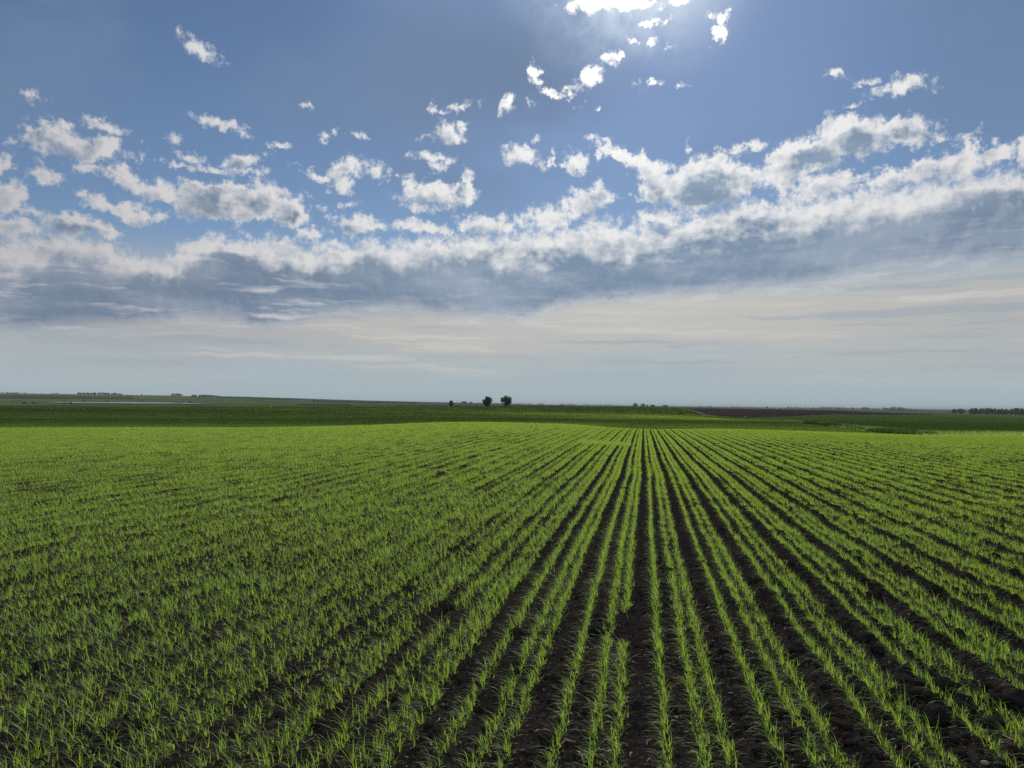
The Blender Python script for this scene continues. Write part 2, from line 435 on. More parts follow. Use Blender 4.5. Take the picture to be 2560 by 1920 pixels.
def _land_table():
    rs = sorted(LAND)
    Z = np.zeros((len(COLS), len(rs)+3))
    for i, c in enumerate(COLS):
        for j, r in enumerate(rs):
            d = ray(c, LAND[r][i])
            Z[i, j+3] = EYE + r*d[2]/math.hypot(d[0], d[1])
        zc = Z[i, 3]
        Z[i, 0], Z[i, 1], Z[i, 2] = 0, 0, zc*.28
    rr = np.log([.3, 5, 24] + rs)
    az_c = np.array([azel(c, 1011)[0] for c in COLS])
    AZ = np.linspace(az_c[0], az_c[-1], 361)
    LR = np.linspace(math.log(.3), math.log(40000), 900)
    G = pchip(az_c, Z, AZ)                     # (361, nr)
    G = pchip(rr, G.T, LR)                     # (900, 361)
    return AZ, LR, G
T_AZ, T_LR, T_G = _land_table()

def land(x, y):
    """height of the ground at world x, y (arrays)"""
    x = np.asarray(x, float); y = np.asarray(y, float)
    az = np.degrees(np.arctan2(x, y)); lr = np.log(np.maximum(np.hypot(x, y), .31))
    fa = np.clip((az-T_AZ[0])/(T_AZ[1]-T_AZ[0]), 0, len(T_AZ)-1.001)
    fr = np.clip((lr-T_LR[0])/(T_LR[1]-T_LR[0]), 0, len(T_LR)-1.001)
    ia, ir = fa.astype(int), fr.astype(int); ta, tr = fa-ia, fr-ir
    g = T_G
    z = (g[ir, ia]*(1-tr)+g[ir+1, ia]*tr)*(1-ta) + (g[ir, ia+1]*(1-tr)+g[ir+1, ia+1]*tr)*ta
    back = np.clip((np.abs(az)-60)/40, 0, 1)
    return z*(1-back) - .3*back

def polar(az, r):
    return r*np.sin(np.radians(az)), r*np.cos(np.radians(az))

_RR = np.exp(np.linspace(math.log(1.2), math.log(38000), 4000))
def dist_at(px, py, rmin=0):
    """horizontal distance at which the ray through (px, py) first meets the ground"""
    d = ray(px, py); h = math.hypot(d[0], d[1])
    zr = EYE + _RR*d[2]/h
    zl = land(_RR*d[0]/h, _RR*d[1]/h)
    hit = np.nonzero((zr <= zl) & (_RR > rmin))[0]
    return float(_RR[hit[0]]) if len(hit) else 38000.0

def at(px, py, r=None, rmin=0):
    """ground point seen at (px, py), or on that azimuth at distance r"""
    d = ray(px, py); h = math.hypot(d[0], d[1])
    r = r or dist_at(px, py, rmin)
    x, y = r*d[0]/h, r*d[1]/h
    return Vector((x, y, float(land(x, y)))), r

# ================================================================== rows of the crop
ROW_AZ = azel(1608, 1011)[0]
RU = np.array([math.sin(R(ROW_AZ)), math.cos(R(ROW_AZ))])      # along the rows
RV = np.array([math.cos(R(ROW_AZ)), -math.sin(R(ROW_AZ))])     # across, to the right
PERIOD = 0.50
LINES = (.130, .295, .400)                                     # three drilled lines per pass of the pattern
def uv_xy(u, v): return u*RU[0]+v*RV[0], u*RU[1]+v*RV[1]
def xy_uv(x, y): return x*RU[0]+y*RU[1], x*RV[0]+y*RV[1]
def wander(u, v):
    """rows are never quite straight"""
    return .10*(fbm(u*.05, v*.02+3, 2, 5)) + .045*fbm(u*.35, v*.05, 2, 9)

# ================================================================== materials
def material(name):
    m = bpy.data.materials.new(name); m.use_nodes = True
    t = m.node_tree; t.nodes.clear()
    return m, NT(t, '3D')

def finish(n, shader, vol=False):
    o = n.new('ShaderNodeOutputMaterial')
    n.put(o.inputs['Volume' if vol else 'Surface'], shader)

def principled(n, col, rough=.9, spec=.2, bump=None, strength=.3, dist=.02):
    b = n.new('ShaderNodeBsdfPrincipled')
    n.put(b.inputs['Base Color'], col); n.put(b.inputs['Roughness'], rough)
    n.put(b.inputs['Specular IOR Level'], spec)
    if bump is not None:
        k = n.new('ShaderNodeBump'); k.inputs['Strength'].default_value = strength; k.inputs['Distance'].default_value = dist
        n.put(k.inputs['Height'], bump); n.put(b.inputs['Normal'], k.outputs[0])
    return b.outputs[0]

def leaf_material(name, front, through, var, scale, gloss=.08, rough=.35, dry=False):
    """thin leaf: some light reflected, some passed through"""
    m, n = material(name)
    pos = n.new('ShaderNodeNewGeometry').outputs['Position']
    k = n.noise(pos, scale, 2, .6)
    k2 = n.noise(pos, scale*.06, 3, .55)
    f = n.ramp(k, .3, .7)
    f2 = n.ramp(k2, .35, .65)
    a = n.mix(f, front, tuple(c*v for c, v in zip(front, var)))
    b = n.mix(f, through, tuple(c*v for c, v in zip(through, var)))
    a = n.mix(n.math('MULTIPLY', f2, .35), a, tuple(c*w for c, w in zip(front, (.7, .85, 1.2))))
    b = n.mix(n.math('MULTIPLY', f2, .35), b, tuple(c*w for c, w in zip(through, (.7, .85, 1.3))))
    if dry:                                            # here and there a yellowed leaf
        k3 = n.ramp(n.noise(pos, 55, 2, .6), .64, .70, 0, .75)
        a = n.mix(k3, a, (.22, .18, .075)); b = n.mix(k3, b, (.26, .20, .05))
    df = n.new('ShaderNodeBsdfDiffuse'); n.put(df.inputs[0], a)
    tr = n.new('ShaderNodeBsdfTranslucent'); n.put(tr.inputs[0], b)
    ad = n.new('ShaderNodeAddShader'); n.put(ad.inputs[0], df.outputs[0]); n.put(ad.inputs[1], tr.outputs[0])
    out = ad.outputs[0]
    if gloss:
        gl = n.new('ShaderNodeBsdfGlossy'); gl.inputs['Roughness'].default_value = rough
        mx = n.new('ShaderNodeMixShader'); mx.inputs[0].default_value = gloss
        n.put(mx.inputs[1], out); n.put(mx.inputs[2], gl.outputs[0]); out = mx.outputs[0]
    finish(n, out)
    return m

def soil_material():
    m, n = material('soil')
    pos = n.new('ShaderNodeNewGeometry').outputs['Position']
    a = n.noise(pos, 1.3, 5, .6); b = n.noise(pos, 46, 5, .75); c = n.noise(pos, 9, 4, .6)
    col = n.mix(n.ramp(a, .35, .65), (.032, .0265, .0235), (.056, .045, .038))
    col = n.mix(n.ramp(c, .52, .68), col, (.075, .058, .046))
    col = n.mix(n.ramp(b, .54, .66, 0, .85), col, (.17, .145, .125))  # pale grain, with the lit specks of the soil put into its colour
    col = n.mix(n.ramp(b, .46, .34, 0, .7), col, (.014, .012, .011))
    h = n.math('ADD', n.math('MULTIPLY', b, .5), c)
    k = n.new('ShaderNodeBump'); k.inputs['Strength'].default_value = 1; k.inputs['Distance'].default_value = .045
    n.put(k.inputs['Height'], h)
    d = n.new('ShaderNodeBsdfDiffuse'); d.inputs['Roughness'].default_value = 1
    n.put(d.inputs[0], col); n.put(d.inputs['Normal'], k.outputs[0])
    finish(n, d.outputs[0])
    return m

def ground_material(name, c0, c1, c2, s0, s1, rough=1.0, spots=None):
    """far ground: two scales of tone, drawn out along the view by nothing but distance"""
    m, n = material(name)
    pos = n.new('ShaderNodeNewGeometry').outputs['Position']
    a = n.noise(pos, s0, 5, .6); b = n.noise(pos, s1, 4, .6)
    col = n.mix(n.ramp(a, .35, .65), c0, c1)
    col = n.mix(n.ramp(b, .45, .75), col, c2)
    if spots:
        v = n.noise(pos, spots[0], 3, .5)
        col = n.mix(n.ramp(v, .60, .66), col, spots[1])
    d = n.new('ShaderNodeBsdfDiffuse'); n.put(d.inputs[0], col); d.inputs['Roughness'].default_value = rough
    finish(n, d.outputs[0])
    return m

# ================================================================== ground sheets
M_SOIL = soil_material()
M_PASTURE = ground_material('pasture', (.100, .165, .040), (.170, .190, .070), (.085, .140, .036), .004, .02, spots=(.011, (.050, .080, .024)))
M_UNDER = ground_material('crop_ground', (.052, .085, .014), (.066, .100, .016), (.045, .072, .014), .02, .2)
M_PLOUGH = ground_material('ploughed_soil', (.070, .046, .045), (.090, .060, .056), (.052, .036, .038), .02, .006)
M_STUBBLE = ground_material('stubble', (.20, .155, .10), (.24, .19, .13), (.17, .14, .085), .01, .03)
M_PURPLE = ground_material('fallow', (.150, .105, .100), (.175, .130, .112), (.120, .100, .080), .006, .02)
M_MEADOW = ground_material('rough_grass', (.125, .175, .050), (.165, .200, .070), (.095, .140, .040), .25, .06, spots=(.3, (.055, .08, .03)))
M_TRACK = ground_material('gravel', (.30, .28, .24), (.36, .34, .30), (.25, .23, .19), .05, .4)
M_GREEN = ground_material('young_crop', (.095, .150, .028), (.115, .165, .032), (.080, .130, .026), .01, .004)

def base_ground():
    az = np.concatenate([np.linspace(-180, -50, 40)[:-1], np.linspace(-50, 50, 800), np.linspace(50, 180, 40)[1:]])
    r = np.concatenate([[.02], np.exp(np.linspace(math.log(1.0), math.log(39500), 620))])
    A, Rr = np.meshgrid(az, r, indexing='ij')
    x, y = polar(A, Rr)
    z = land(x, y)
    # the loose top soil near the camera is a sheet of its own and lies over this one
    dip = np.clip((44-Rr)/2, 0, 1)*np.clip((63-np.abs(A))/1.5, 0, 1)*np.clip((Rr-.2)/.4, 0, 1)
    z = z - .22*dip
    me = mesh_np('ground', np.stack([x, y, z], -1).reshape(-1, 3), grid_faces(len(az), len(r))[:, ::-1], mat=M_PASTURE, smooth=True)
    return tag(link('ground', me), kind='structure')
base_ground()

def crumble(x, y):
    """height of the loose soil: drill lines, clods, crumbs"""
    u, v = xy_uv(x, y)
    ph = (v+wander(u, v))/PERIOD
    rough = np.clip(.55 + .55*np.clip((v-.2)/2.2, -.3, 1) + .8*fbm(x*.35, y*.35, 3, 21), .3, 1.5)
    h = -.012*np.cos(2*np.pi*(ph-.69))                               # the drilled lines lie a little low
    h = h + .050*fbm(x*1.6, y*1.6, 3, 31) + .075*rough*fbm(x*6, y*6, 4, 41, .6)
    w, k = worley(x*7.5+.5*fbm(x*9, y*9, 2, 3), y*7.5, 51)
    h = h + rough*.055*np.clip(k-.45, 0, 1)*np.clip(1-(w/.55)**2, 0, 1)
    w, k = worley(x*19, y*19, 61)
    h = h + rough*.022*np.clip(k-.25, 0, 1)*np.clip(1-(w/.6)**2, 0, 1)
    w, k = worley(x*43, y*43, 65)
    h = h + rough*.011*np.clip(k-.2, 0, 1)*np.clip(1-(w/.6)**2, 0, 1)
    h = h + rough*.022*fbm(x*32, y*32, 4, 71, .65)
    return h

def soil_height(x, y):
    r = np.hypot(x, y)
    return land(x, y) + crumble(x, y)*np.clip((44.5-r)/6, 0, 1)

def soil_sheet():
    az = np.concatenate([np.linspace(-62, -43, 120)[:-1], np.linspace(-43, 43, 1210), np.linspace(43, 62, 120)[1:]])
    r = np.concatenate([np.exp(np.linspace(math.log(.7), math.log(2.5), 60))[:-1], np.exp(np.linspace(math.log(2.5), math.log(8), 470))[:-1], np.exp(np.linspace(math.log(8), math.log(45), 290))])
    A, Rr = np.meshgrid(az, r, indexing='ij')
    x, y = polar(A, Rr)
    z = soil_height(x, y)
    me = mesh_np('soil', np.stack([x, y, z], -1).reshape(-1, 3), grid_faces(len(az), len(r))[:, ::-1], mat=M_SOIL, smooth=True)
    return tag(link('soil', me), kind='structure')
soil_sheet()

def curve_of(pts):
    xs = [p[0] for p in pts]; ys = [p[1] for p in pts]
    return lambda x: float(np.interp(x, xs, ys))

def sheet(name, x0, x1, far, near, mat, nx=200, nr=60, off=.0005, kind='structure', rfar=None, rnear=None):
    """a sheet of ground between a near and a far edge; edges as rows of the panorama, or distances"""
    far = curve_of(far) if far else None; near = curve_of(near) if near else None
    co = []
    for px in np.linspace(x0, x1, nx):
        r1 = rfar(px) if rfar else dist_at(px, far(px), 60)
        r0 = rnear(px) if rnear else dist_at(px, near(px), 60)
        r1 = max(r1, r0*1.0005)
        d = ray(px, 1011); h = math.hypot(d[0], d[1])
        rr = np.exp(np.linspace(math.log(r0), math.log(r1), nr))
        x, y = rr*d[0]/h, rr*d[1]/h
        co.append(np.stack([x, y, land(x, y)+.004+off*rr], 1))
    me = mesh_np(name, np.concatenate(co), grid_faces(nx, nr)[:, ::-1], mat=mat, smooth=True)
    return tag(link(name, me), kind=kind)

# far edge of the crop as a distance for each column
FIELD_FAR = curve_of([(-400, 605), (0, 605), (640, 600), (1180, 610), (1400, 640), (1560, 680), (1690, 640), (1760, 430), (1830, 330), (1990, 255), (2150, 175), (2300, 112), (2400, 90), (2560, 76), (2960, 70)])
sheet('crop_field', -400, 2960, None, None, M_UNDER, 420, 90, .0002, rfar=FIELD_FAR, rnear=lambda px: 42.0)
# field beyond the ditch, on the right
sheet('far_field', 1760, 2960, [(1760, 1041), (1850, 1044.5), (1990, 1041), (2080, 1036), (2320, 1039.8), (2560, 1044.3), (2960, 1046)],
      [(1760, 1043), (1850, 1050), (1990, 1052), (2060, 1055), (2250, 1073), (2450, 1081), (2560, 1083), (2960, 1085)], M_GREEN, 240, 60, .00035)
sheet('meadow', 1930, 2960, [(1930, 1050), (1990, 1051.5), (2060, 1055), (2250, 1073), (2450, 1081), (2560, 1083), (2960, 1085)],
      [(1930, 1054), (1990, 1057), (2060, 1065), (2200, 1083), (2350, 1093.0), (2450, 1092.6), (2560, 1092.2), (2960, 1092)], M_MEADOW, 240, 24, .0003)
sheet('ploughed_field', 1712, 2330, [(1712, 1022.4), (1760, 1022.6), (1830, 1023.2), (2080, 1026.6), (2200, 1032), (2330, 1035.7)],
      [(1712, 1023.2), (1760, 1036.5), (1850, 1043.5), (1990, 1041), (2080, 1036.2), (2200, 1036.6), (2330, 1037.0)], M_PLOUGH, 160, 40, .0003)
sheet('path', 1712, 1765, [(1712, 1022.6), (1735, 1027.6), (1765, 1036.6)], [(1712, 1023.6), (1735, 1029.8), (1765, 1039.4)], M_TRACK, 40, 4, .0006)
sheet('stubble_field', -400, 200, [(-400, 1010), (0, 1010.4), (120, 1010.8), (200, 1012.2)], [(-400, 1014.8), (0, 1014.8), (120, 1014.2), (200, 1013.2)], M_STUBBLE, 80, 12, .0004)
sheet('fallow_field', 980, 1450, [(980, 1011.5), (1060, 1010.5), (1290, 1011.5), (1370, 1013.2), (1450, 1014.9)], [(980, 1013.8), (1060, 1015.6), (1290, 1015.9), (1370, 1015.2), (1450, 1015.3)], M_PURPLE, 80, 20, .0004)

M_HILLDARK = ground_material('dark_pasture', (.055, .090, .030), (.075, .105, .040), (.048, .078, .028), .004, .02)
M_SCRUB = ground_material('scrub_line', (.030, .042, .018), (.042, .055, .024), (.025, .036, .016), .02, .1)
sheet('hill_crown', 540, 760, [(540, 991.8), (620, 993), (690, 995.5), (760, 998)], [(540, 993.2), (620, 996), (690, 999.2), (760, 999.0)], M_HILLDARK, 60, 10, .0006)
sheet('scrub_strip', 745, 880, [(745, 1011.0), (880, 1013.2)], [(745, 1011.9), (880, 1014.4)], M_SCRUB, 40, 5, .0006)
sheet('scrub_strip', 160, 560, [(160, 1010.6), (360, 1010.6), (560, 1011.8)], [(160, 1011.1), (360, 1011.4), (560, 1012.5)], M_STUBBLE, 60, 5, .0006)
sheet('hill_field', 0, 330, [(0, 989), (150, 990.5), (330, 993.5)], [(0, 996), (150, 996.5), (330, 997)], M_HILLDARK, 60, 10, .0006)
sheet('hill_field', 780, 1040, [(780, 1001.5), (900, 1003.0), (1040, 1007.2)], [(780, 1005), (900, 1006.5), (1040, 1008.8)], M_HILLDARK, 60, 10, .0006)

def water():
    m, n = material('water')
    b = n.new('ShaderNodeBsdfPrincipled')
    b.inputs['Base Color'].default_value = (.38, .40, .40, 1); b.inputs['Roughness'].default_value = .05  # pale base colour: the sky's glare on the pond is partly painted in
    finish(n, b.outputs[0])
    r0 = 1400
    pts = [(118, 1250, 1262), (160, 1235, 1285), (250, 1240, 1310), (330, 1225, 1330), (430, 1240, 1345), (500, 1255, 1330), (538, 1275, 1285)]
    p0 = at(330, 1006, 1290)[0]
    zz = p0.z + .6
    up, lo = [], []
    for px in np.linspace(118, 538, 60):
        d = ray(px, 1006); h = math.hypot(d[0], d[1])
        a = np.interp(px, [p[0] for p in pts], [p[1] for p in pts]); b_ = np.interp(px, [p[0] for p in pts], [p[2] for p in pts])
        lo.append((a*d[0]/h, a*d[1]/h)); up.append((b_*d[0]/h, b_*d[1]/h))
    co = []
    for (a, b_) in zip(lo, up):
        for p in (a, b_): co.append((p[0], p[1], float(land(p[0], p[1]))+.9))
    me = mesh_np('water', co, grid_faces(60, 2)[:, ::-1], mat=m, smooth=True)
    tag(link('water', me), kind='structure')
water()

# ================================================================== the young crop
rng = np.random.default_rng(7)
M_LEAF = leaf_material('crop_leaf', (.128, .192, .050), (.205, .282, .020), (.76, .86, .9), 9.0, .022, .45, dry=True)

def blades(bx, by, bz, phi, length, width, lean, curl, wind, segs, name, mat, twist=None):
    """ribbons rising from (bx, by, bz) towards phi, bending over by curl, pushed to the left by the wind"""
    N = len(bx)
    t = np.linspace(0, 1, segs+1)
    th = lean[:, None] + curl[:, None]*t[None, :]**1.3              # angle from upright along the blade
    ds = length[:, None]/segs
    hx = np.concatenate([np.zeros((N, 1)), np.cumsum(np.sin((th[:, 1:]+th[:, :-1])/2)*ds, 1)], 1)
    hz = np.concatenate([np.zeros((N, 1)), np.cumsum(np.cos((th[:, 1:]+th[:, :-1])/2)*ds, 1)], 1)
    cx = bx[:, None]+hx*np.cos(phi)[:, None] - wind[:, None]*length[:, None]*t[None, :]**2
    cy = by[:, None]+hx*np.sin(phi)[:, None]
    cz = bz[:, None]+hz
    w = width[:, None]*np.clip(1.05-t[None, :]**1.7, .06, 1)*np.clip(.55+1.6*t[None, :], 0, 1)*.5
    a = phi[:, None] + np.pi/2 + (0 if twist is None else twist[:, None]*t[None, :])
    sx, sy = np.cos(a)*w, np.sin(a)*w
    co = np.stack([np.stack([cx-sx, cy-sy, cz], -1), np.stack([cx+sx, cy+sy, cz], -1)], 2)      # N, segs+1, 2, 3
    base = np.arange(N)[:, None]*(segs+1)*2
    k = np.arange(segs)[None, :]*2
    f = np.stack([base+k, base+k+1, base+k+3, base+k+2], -1).reshape(-1, 4)
    return mesh_np(name, co.reshape(-1, 3), f, mat=mat, smooth=True)

def shoots(u0, u1, step, line, spread, per, seed):
    """shoots along one drilled line: returns u, v (line plus scatter) repeated per blade"""
    g = np.random.default_rng(seed)
    n = int((u1-u0)/step)
    u = u0 + (np.arange(n)+g.random(n))*step
    v = line + g.normal(0, spread, n)
    return np.repeat(u, per), np.repeat(v, per)

NEAR = 14.0
def near_cell(u, v):
    """whether a place belongs to the nearest crop; the border runs raggedly from one metre of a pass to the next"""
    cu, cv = np.floor(u), np.floor(v/PERIOD)
    return np.hypot(cu+.5, (cv+.5)*PERIOD) + 4*(_hash(cu, cv, 321)-.5) < NEAR
def near_crop():
    U, V = [], []
    vmax = 13.5
    for k in range(int(-vmax/PERIOD)-1, int(vmax/PERIOD)+2):
        for j, l in enumerate(LINES):
            v0 = k*PERIOD+l
            u, v = shoots(1.0, 17.0, .0140, v0, .012 + .026*np.clip(-v0-.7, 0, 2.4) + .012*np.clip(v0-2.5, 0, 3) + .004*(j > 0), 1, 1000+k*7+j)
            # thin stretches and gaps along every line
            xs_, ys_ = uv_xy(u, v)
            dn = vnoise(u*.9, np.full_like(u, k*3.7+j*1.3), 77)*.45 + vnoise(u*4.5, np.full_like(u, k*5.1+j*2.9), 78)*.2 + .35*(fbm(xs_*1.1, ys_*1.1, 3, 79)*1.6+.5)
            thr = .25 + .05*np.clip(np.abs(v0)-.6, 0, 1) + .10*np.clip((v0-.5)/1.5, 0, 1)*np.clip((7.5-u)/4, 0, 1) + .04*np.clip((6-u)/3, 0, 1) - .10*np.clip((-v0-.8)/2, 0, 1)
            keep = dn > thr - .12*rng.random(len(u))
            U.append(u[keep]); V.append(v[keep])
    u, v = np.concatenate(U), np.concatenate(V)
    x, y = uv_xy(u, v-wander(u, v))
    r = np.hypot(x, y); az = np.degrees(np.arctan2(x, y))
    m = (r > 1.3) & near_cell(u, v) & (np.abs(x) < .80*y+2.0)
    x, y, u, v = x[m], y[m], u[m], v[m]
    z = soil_height(x, y) - .006
    vig = .75 + .5*vnoise(u*.9, v*2.1, 90)                            # vigour of the stand from place to place
    vig *= 1 - .14*np.clip((v-.4)/2, 0, 1)*np.clip((7-u)/4, 0, 1)
    n = len(x)
    per = 5
    X, Y, Z, G = (np.repeat(a, per) for a in (x, y, z, vig))
    N = n*per
    up = np.tile(np.arange(per), n) < 1 + (rng.random(N) < .22)
    L = G*np.where(up, rng.normal(.063, .020, N), rng.normal(.088, .031, N)).clip(.02, .165)
    phi = rng.random(N)*2*np.pi
    lean = np.where(up, np.abs(rng.normal(.0, .20, N)), rng.normal(.38, .24, N)).clip(0, 1.2)
    curl = np.where(up, rng.normal(.45, .35, N), rng.normal(1.45, .6, N)).clip(-.1, 2.6)
    wind = np.where(up, .14, .36)*rng.random(N) + .06
    W = np.where(up, rng.normal(.0028, .0007, N), rng.normal(.0025, .0006, N)).clip(.0012, .0045)
    me = blades(X+rng.normal(0, .003, N), Y+rng.normal(0, .003, N), Z, phi, L, W, lean, curl, wind, 5, 'crop', M_LEAF, rng.normal(0, .7, N))
    o = link('crop', me)
    return tag(o, 'bright green seedling grain in long drilled rows nearest the camera', 'crop', kind='stuff')
near_crop()

def patch(name, width, length, step, lines, spread, wd, hgt, segs, seed, gap=.28, fill=0):
    """a piece of crop some rows wide, for the field farther out"""
    g = np.random.default_rng(seed)
    U, V = [], []
    for l in lines:
        u, v = shoots(-length/2, length/2, step, l-width/2, spread, 1, int(g.integers(1e6)))
        keep = vnoise(u*1.6+g.random()*99, u*0+l*9, seed) > gap - .1*g.random(len(u))
        U.append(u[keep]); V.append(v[keep])
    u, v = np.concatenate(U), np.concatenate(V)
    per = 3 if segs > 2 else 1
    u, v = np.repeat(u, per), np.repeat(v, per)
    N = len(u); kind = np.tile(np.arange(per), N//per)
    if per == 1: kind = g.integers(0, 2, N)
    L = np.where(kind == 0, g.normal(hgt*.92, hgt*.2, N), g.normal(hgt*1.1, hgt*.28, N)).clip(.04, .24)*(.8+.4*vnoise(u*1.1, v*2.5, seed+5))
    lean = np.where(kind == 0, np.abs(g.normal(0, .20, N)), g.normal(.33, .2, N)).clip(0, 1)
    curl = np.where(kind == 0, g.normal(.45, .3, N), g.normal(1.3, .5, N)).clip(-.1, 2.4)
    wind = np.where(kind == 0, .14, .34)*g.random(N)+.05
    W = g.normal(wd, wd*.2, N).clip(wd*.5, wd*1.6)
    me = blades(v+g.normal(0, .004, N), u, np.zeros(N)-.008, g.random(N)*2*np.pi, L, W, lean, curl, wind, segs, name, M_LEAF, g.normal(0, .7, N))
    return bpy.data.objects.new(name, me)

def crop_zone(name, label, r0, r1, wcells, length, makers, azmax, extra=None, zjit=0.0):
    """one object: points on the ground, a piece of crop set on each"""
    col = bpy.data.collections.new(name + '_pieces')
    for i, mk in enumerate(makers):
        col.objects.link(mk(i))
    w = wcells*PERIOD
    vm = r1*math.sin(R(azmax+12))
    ku = np.arange(int(r0*.55/length)-1, int(r1/length)+2); kv = np.arange(int(-vm/w)-2, int(vm*1.0/w)+3)
    A, B = np.meshgrid(ku, kv, indexing='ij')
    u, v = (A.ravel()+.5)*length, (B.ravel()+.5)*w
    vv = v - wander(u, v)
    x, y = uv_xy(u, vv)
    r = np.hypot(x, y); az = np.degrees(np.arctan2(x, y))
    lim = np.array([FIELD_FAR(1280+FPX*math.tan(math.radians(max(-50, min(50, a))))) for a in az])
    m = (~near_cell(u, v) if r0 == NEAR else (r >= r0)) & (r < r1) & (np.abs(x) < math.tan(R(azmax-2))*y+3) & (r < lim-length*.5)
    u, v0, v, x, y, r = u[m], v[m], vv[m], x[m], y[m], r[m]
    z = land(x, y)
    e = length/2
    xa, ya = uv_xy(u+e, v); xb, yb = uv_xy(u-e, v)
    su = (land(xa, ya)-land(xb, yb))/(2*e)
    xa, ya = uv_xy(u, v+w/2); xb, yb = uv_xy(u, v-w/2)
    sv = (land(xa, ya)-land(xb, yb))/w
    rot = np.stack([np.arctan(su), -np.arctan(sv), np.full(len(u), -R(ROW_AZ))], 1)
    K = len(makers)-1
    idx = rng.integers(0, K, len(u))
    if r0 == NEAR:                                                  # rows stand looser, spread wider, towards the left
        q = np.clip((-v0-.5)/4, 0, 1)+.35*np.clip((v0-3)/6, 0, 1)
        idx = np.clip(np.floor(K*(.30*rng.random(len(u))*(1-q) + q*(.35+.65*rng.random(len(u))))), 0, K-1).astype(int)
    # the last piece is the close-drilled one, for the headland
    if extra is not None: idx = np.where(extra(u, v), len(makers)-1, idx)
    scl = np.stack([np.ones(len(u)), rng.choice([-1.0, 1.0], len(u)), .86+.28*vnoise(u*.09, v*.16, 91)], 1)
    me = mesh_np(name, np.stack([x, y, z], 1), np.zeros((0, 4), np.int32), attrs={
        'turn': ('FLOAT_VECTOR', rot), 'size': ('FLOAT_VECTOR', scl), 'piece': ('INT', idx.astype(np.int32))})
    o = link(name, me)
    g = bpy.data.node_groups.new(name, 'GeometryNodeTree')
    g.interface.new_socket('Geometry', in_out='INPUT', socket_type='NodeSocketGeometry')
    g.interface.new_socket('Geometry', in_out='OUTPUT', socket_type='NodeSocketGeometry')
    nn = g.nodes.new; L = g.links.new
    gi, go = nn('NodeGroupInput'), nn('NodeGroupOutput')
    ci = nn('GeometryNodeCollectionInfo'); ci.inputs['Collection'].default_value = col
    ci.inputs['Separate Children'].default_value = True; ci.inputs['Reset Children'].default_value = True
    ip = nn('GeometryNodeInstanceOnPoints'); ip.inputs['Pick Instance'].default_value = True
    def attr(nm, typ):
        a = nn('GeometryNodeInputNamedAttribute'); a.data_type = typ; a.inputs['Name'].default_value = nm
        return a.outputs[0]
    L(gi.outputs[0], ip.inputs['Points']); L(ci.outputs[0], ip.inputs['Instance'])
    L(attr('piece', 'INT'), ip.inputs['Instance Index'])
    er = nn('FunctionNodeEulerToRotation'); L(attr('turn', 'FLOAT_VECTOR'), er.inputs[0]); L(er.outputs[0], ip.inputs['Rotation'])
    L(attr('size', 'FLOAT_VECTOR'), ip.inputs['Scale'])
    L(ip.outputs[0], go.inputs[0])
    o.modifiers.new('crop', 'NODES').node_group = g
    print(name, len(u), 'pieces')
    return tag(o, label, 'crop', kind='stuff')

def headland(u, v):
    p, r = at(1512, 1110.5)
    hu, hv0 = xy_uv(p.x, p.y)
    q = at(1440, 1110.5)[0]; q2 = at(1592, 1110.5)[0]
    return (np.abs(u-hu) < 1.0) & (v > xy_uv(q.x, q.y)[1]) & (v < xy_uv(q2.x, q2.y)[1])

L3 = list(LINES)
close = [.06, .135, .22, .305, .385, .46]
crop_zone('crop_middle', 'rows of young grain with dark soil between them, in the middle distance', NEAR, 57, 1, 1.0,
          [lambda i: patch('crop_piece', PERIOD, 1.0, .0135, L3, .015+.0028*i, .0034, .083, 4, 200+i, .20+.014*(i % 4)) for _ in range(18)]
          + [lambda i: patch('crop_piece', PERIOD, 1.0, .017, close, .02, .005, .115, 4, 300, .1)], 42, headland)
crop_zone('crop_far', 'even green of the grain rows running over the second slope', 57, 230, 2, 2.0,
          [lambda i: patch('crop_piece', 2*PERIOD, 2.0, .036, L3+[l+PERIOD for l in L3], .026, .009, .098, 2, 400+i, .16) for _ in range(6)]
          + [lambda i: patch('crop_piece', 2*PERIOD, 2.0, .05, close, .03, .014, .118, 2, 500, .1)], 41)
crop_zone('crop_horizon', 'distant green grain up to the crest where the trees stand', 230, 690, 8, 4.0,
          [lambda i: patch('crop_piece', 8*PERIOD, 4.0, .10, [l+PERIOD*k for k in range(8) for l in (.14, .34)], .06, .045, .125, 2, 600+i, .15) for _ in range(4)]
          + [lambda i: patch('crop_piece', 8*PERIOD, 4.0, .14, [l+PERIOD*k for k in range(8) for l in (.14, .34)], .06, .04, .13, 2, 700, .15)], 41)

# ================================================================== trees, shrubs, stones, far woods, farm
M_BARK = ground_material('bark', (.060, .048, .038), (.085, .070, .055), (.045, .036, .028), 2.0, 6.0)
M_TREE = leaf_material('tree_leaf', (.040, .060, .024), (.045, .072, .016), (.6, .7, .8), .9, .03, .5)
M_TREE2 = leaf_material('willow_leaf', (.046, .066, .030), (.050, .080, .022), (.7, .8, .9), .9, .03, .5)
M_WOOD = leaf_material('woodland_leaf', (.042, .060, .030), (.040, .062, .020), (.6, .7, .8), .08, 0, .5)
M_STONE = ground_material('pale_stone', (.38, .35, .30), (.46, .42, .37), (.28, .25, .22), 9.0, 40.0)
M_WEED = leaf_material('weed_leaf', (.030, .046, .014), (.045, .075, .012), (.6, .7, .8), 1.5, 0, .5)
M_GRASS = leaf_material('meadow_leaf', (.110, .150, .045), (.180, .240, .045), (.7, .8, .9), .6, 0, .5)
M_WALL = ground_material('white_wall', (.72, .72, .70), (.78, .78, .76), (.66, .66, .64), .5, 2.0)
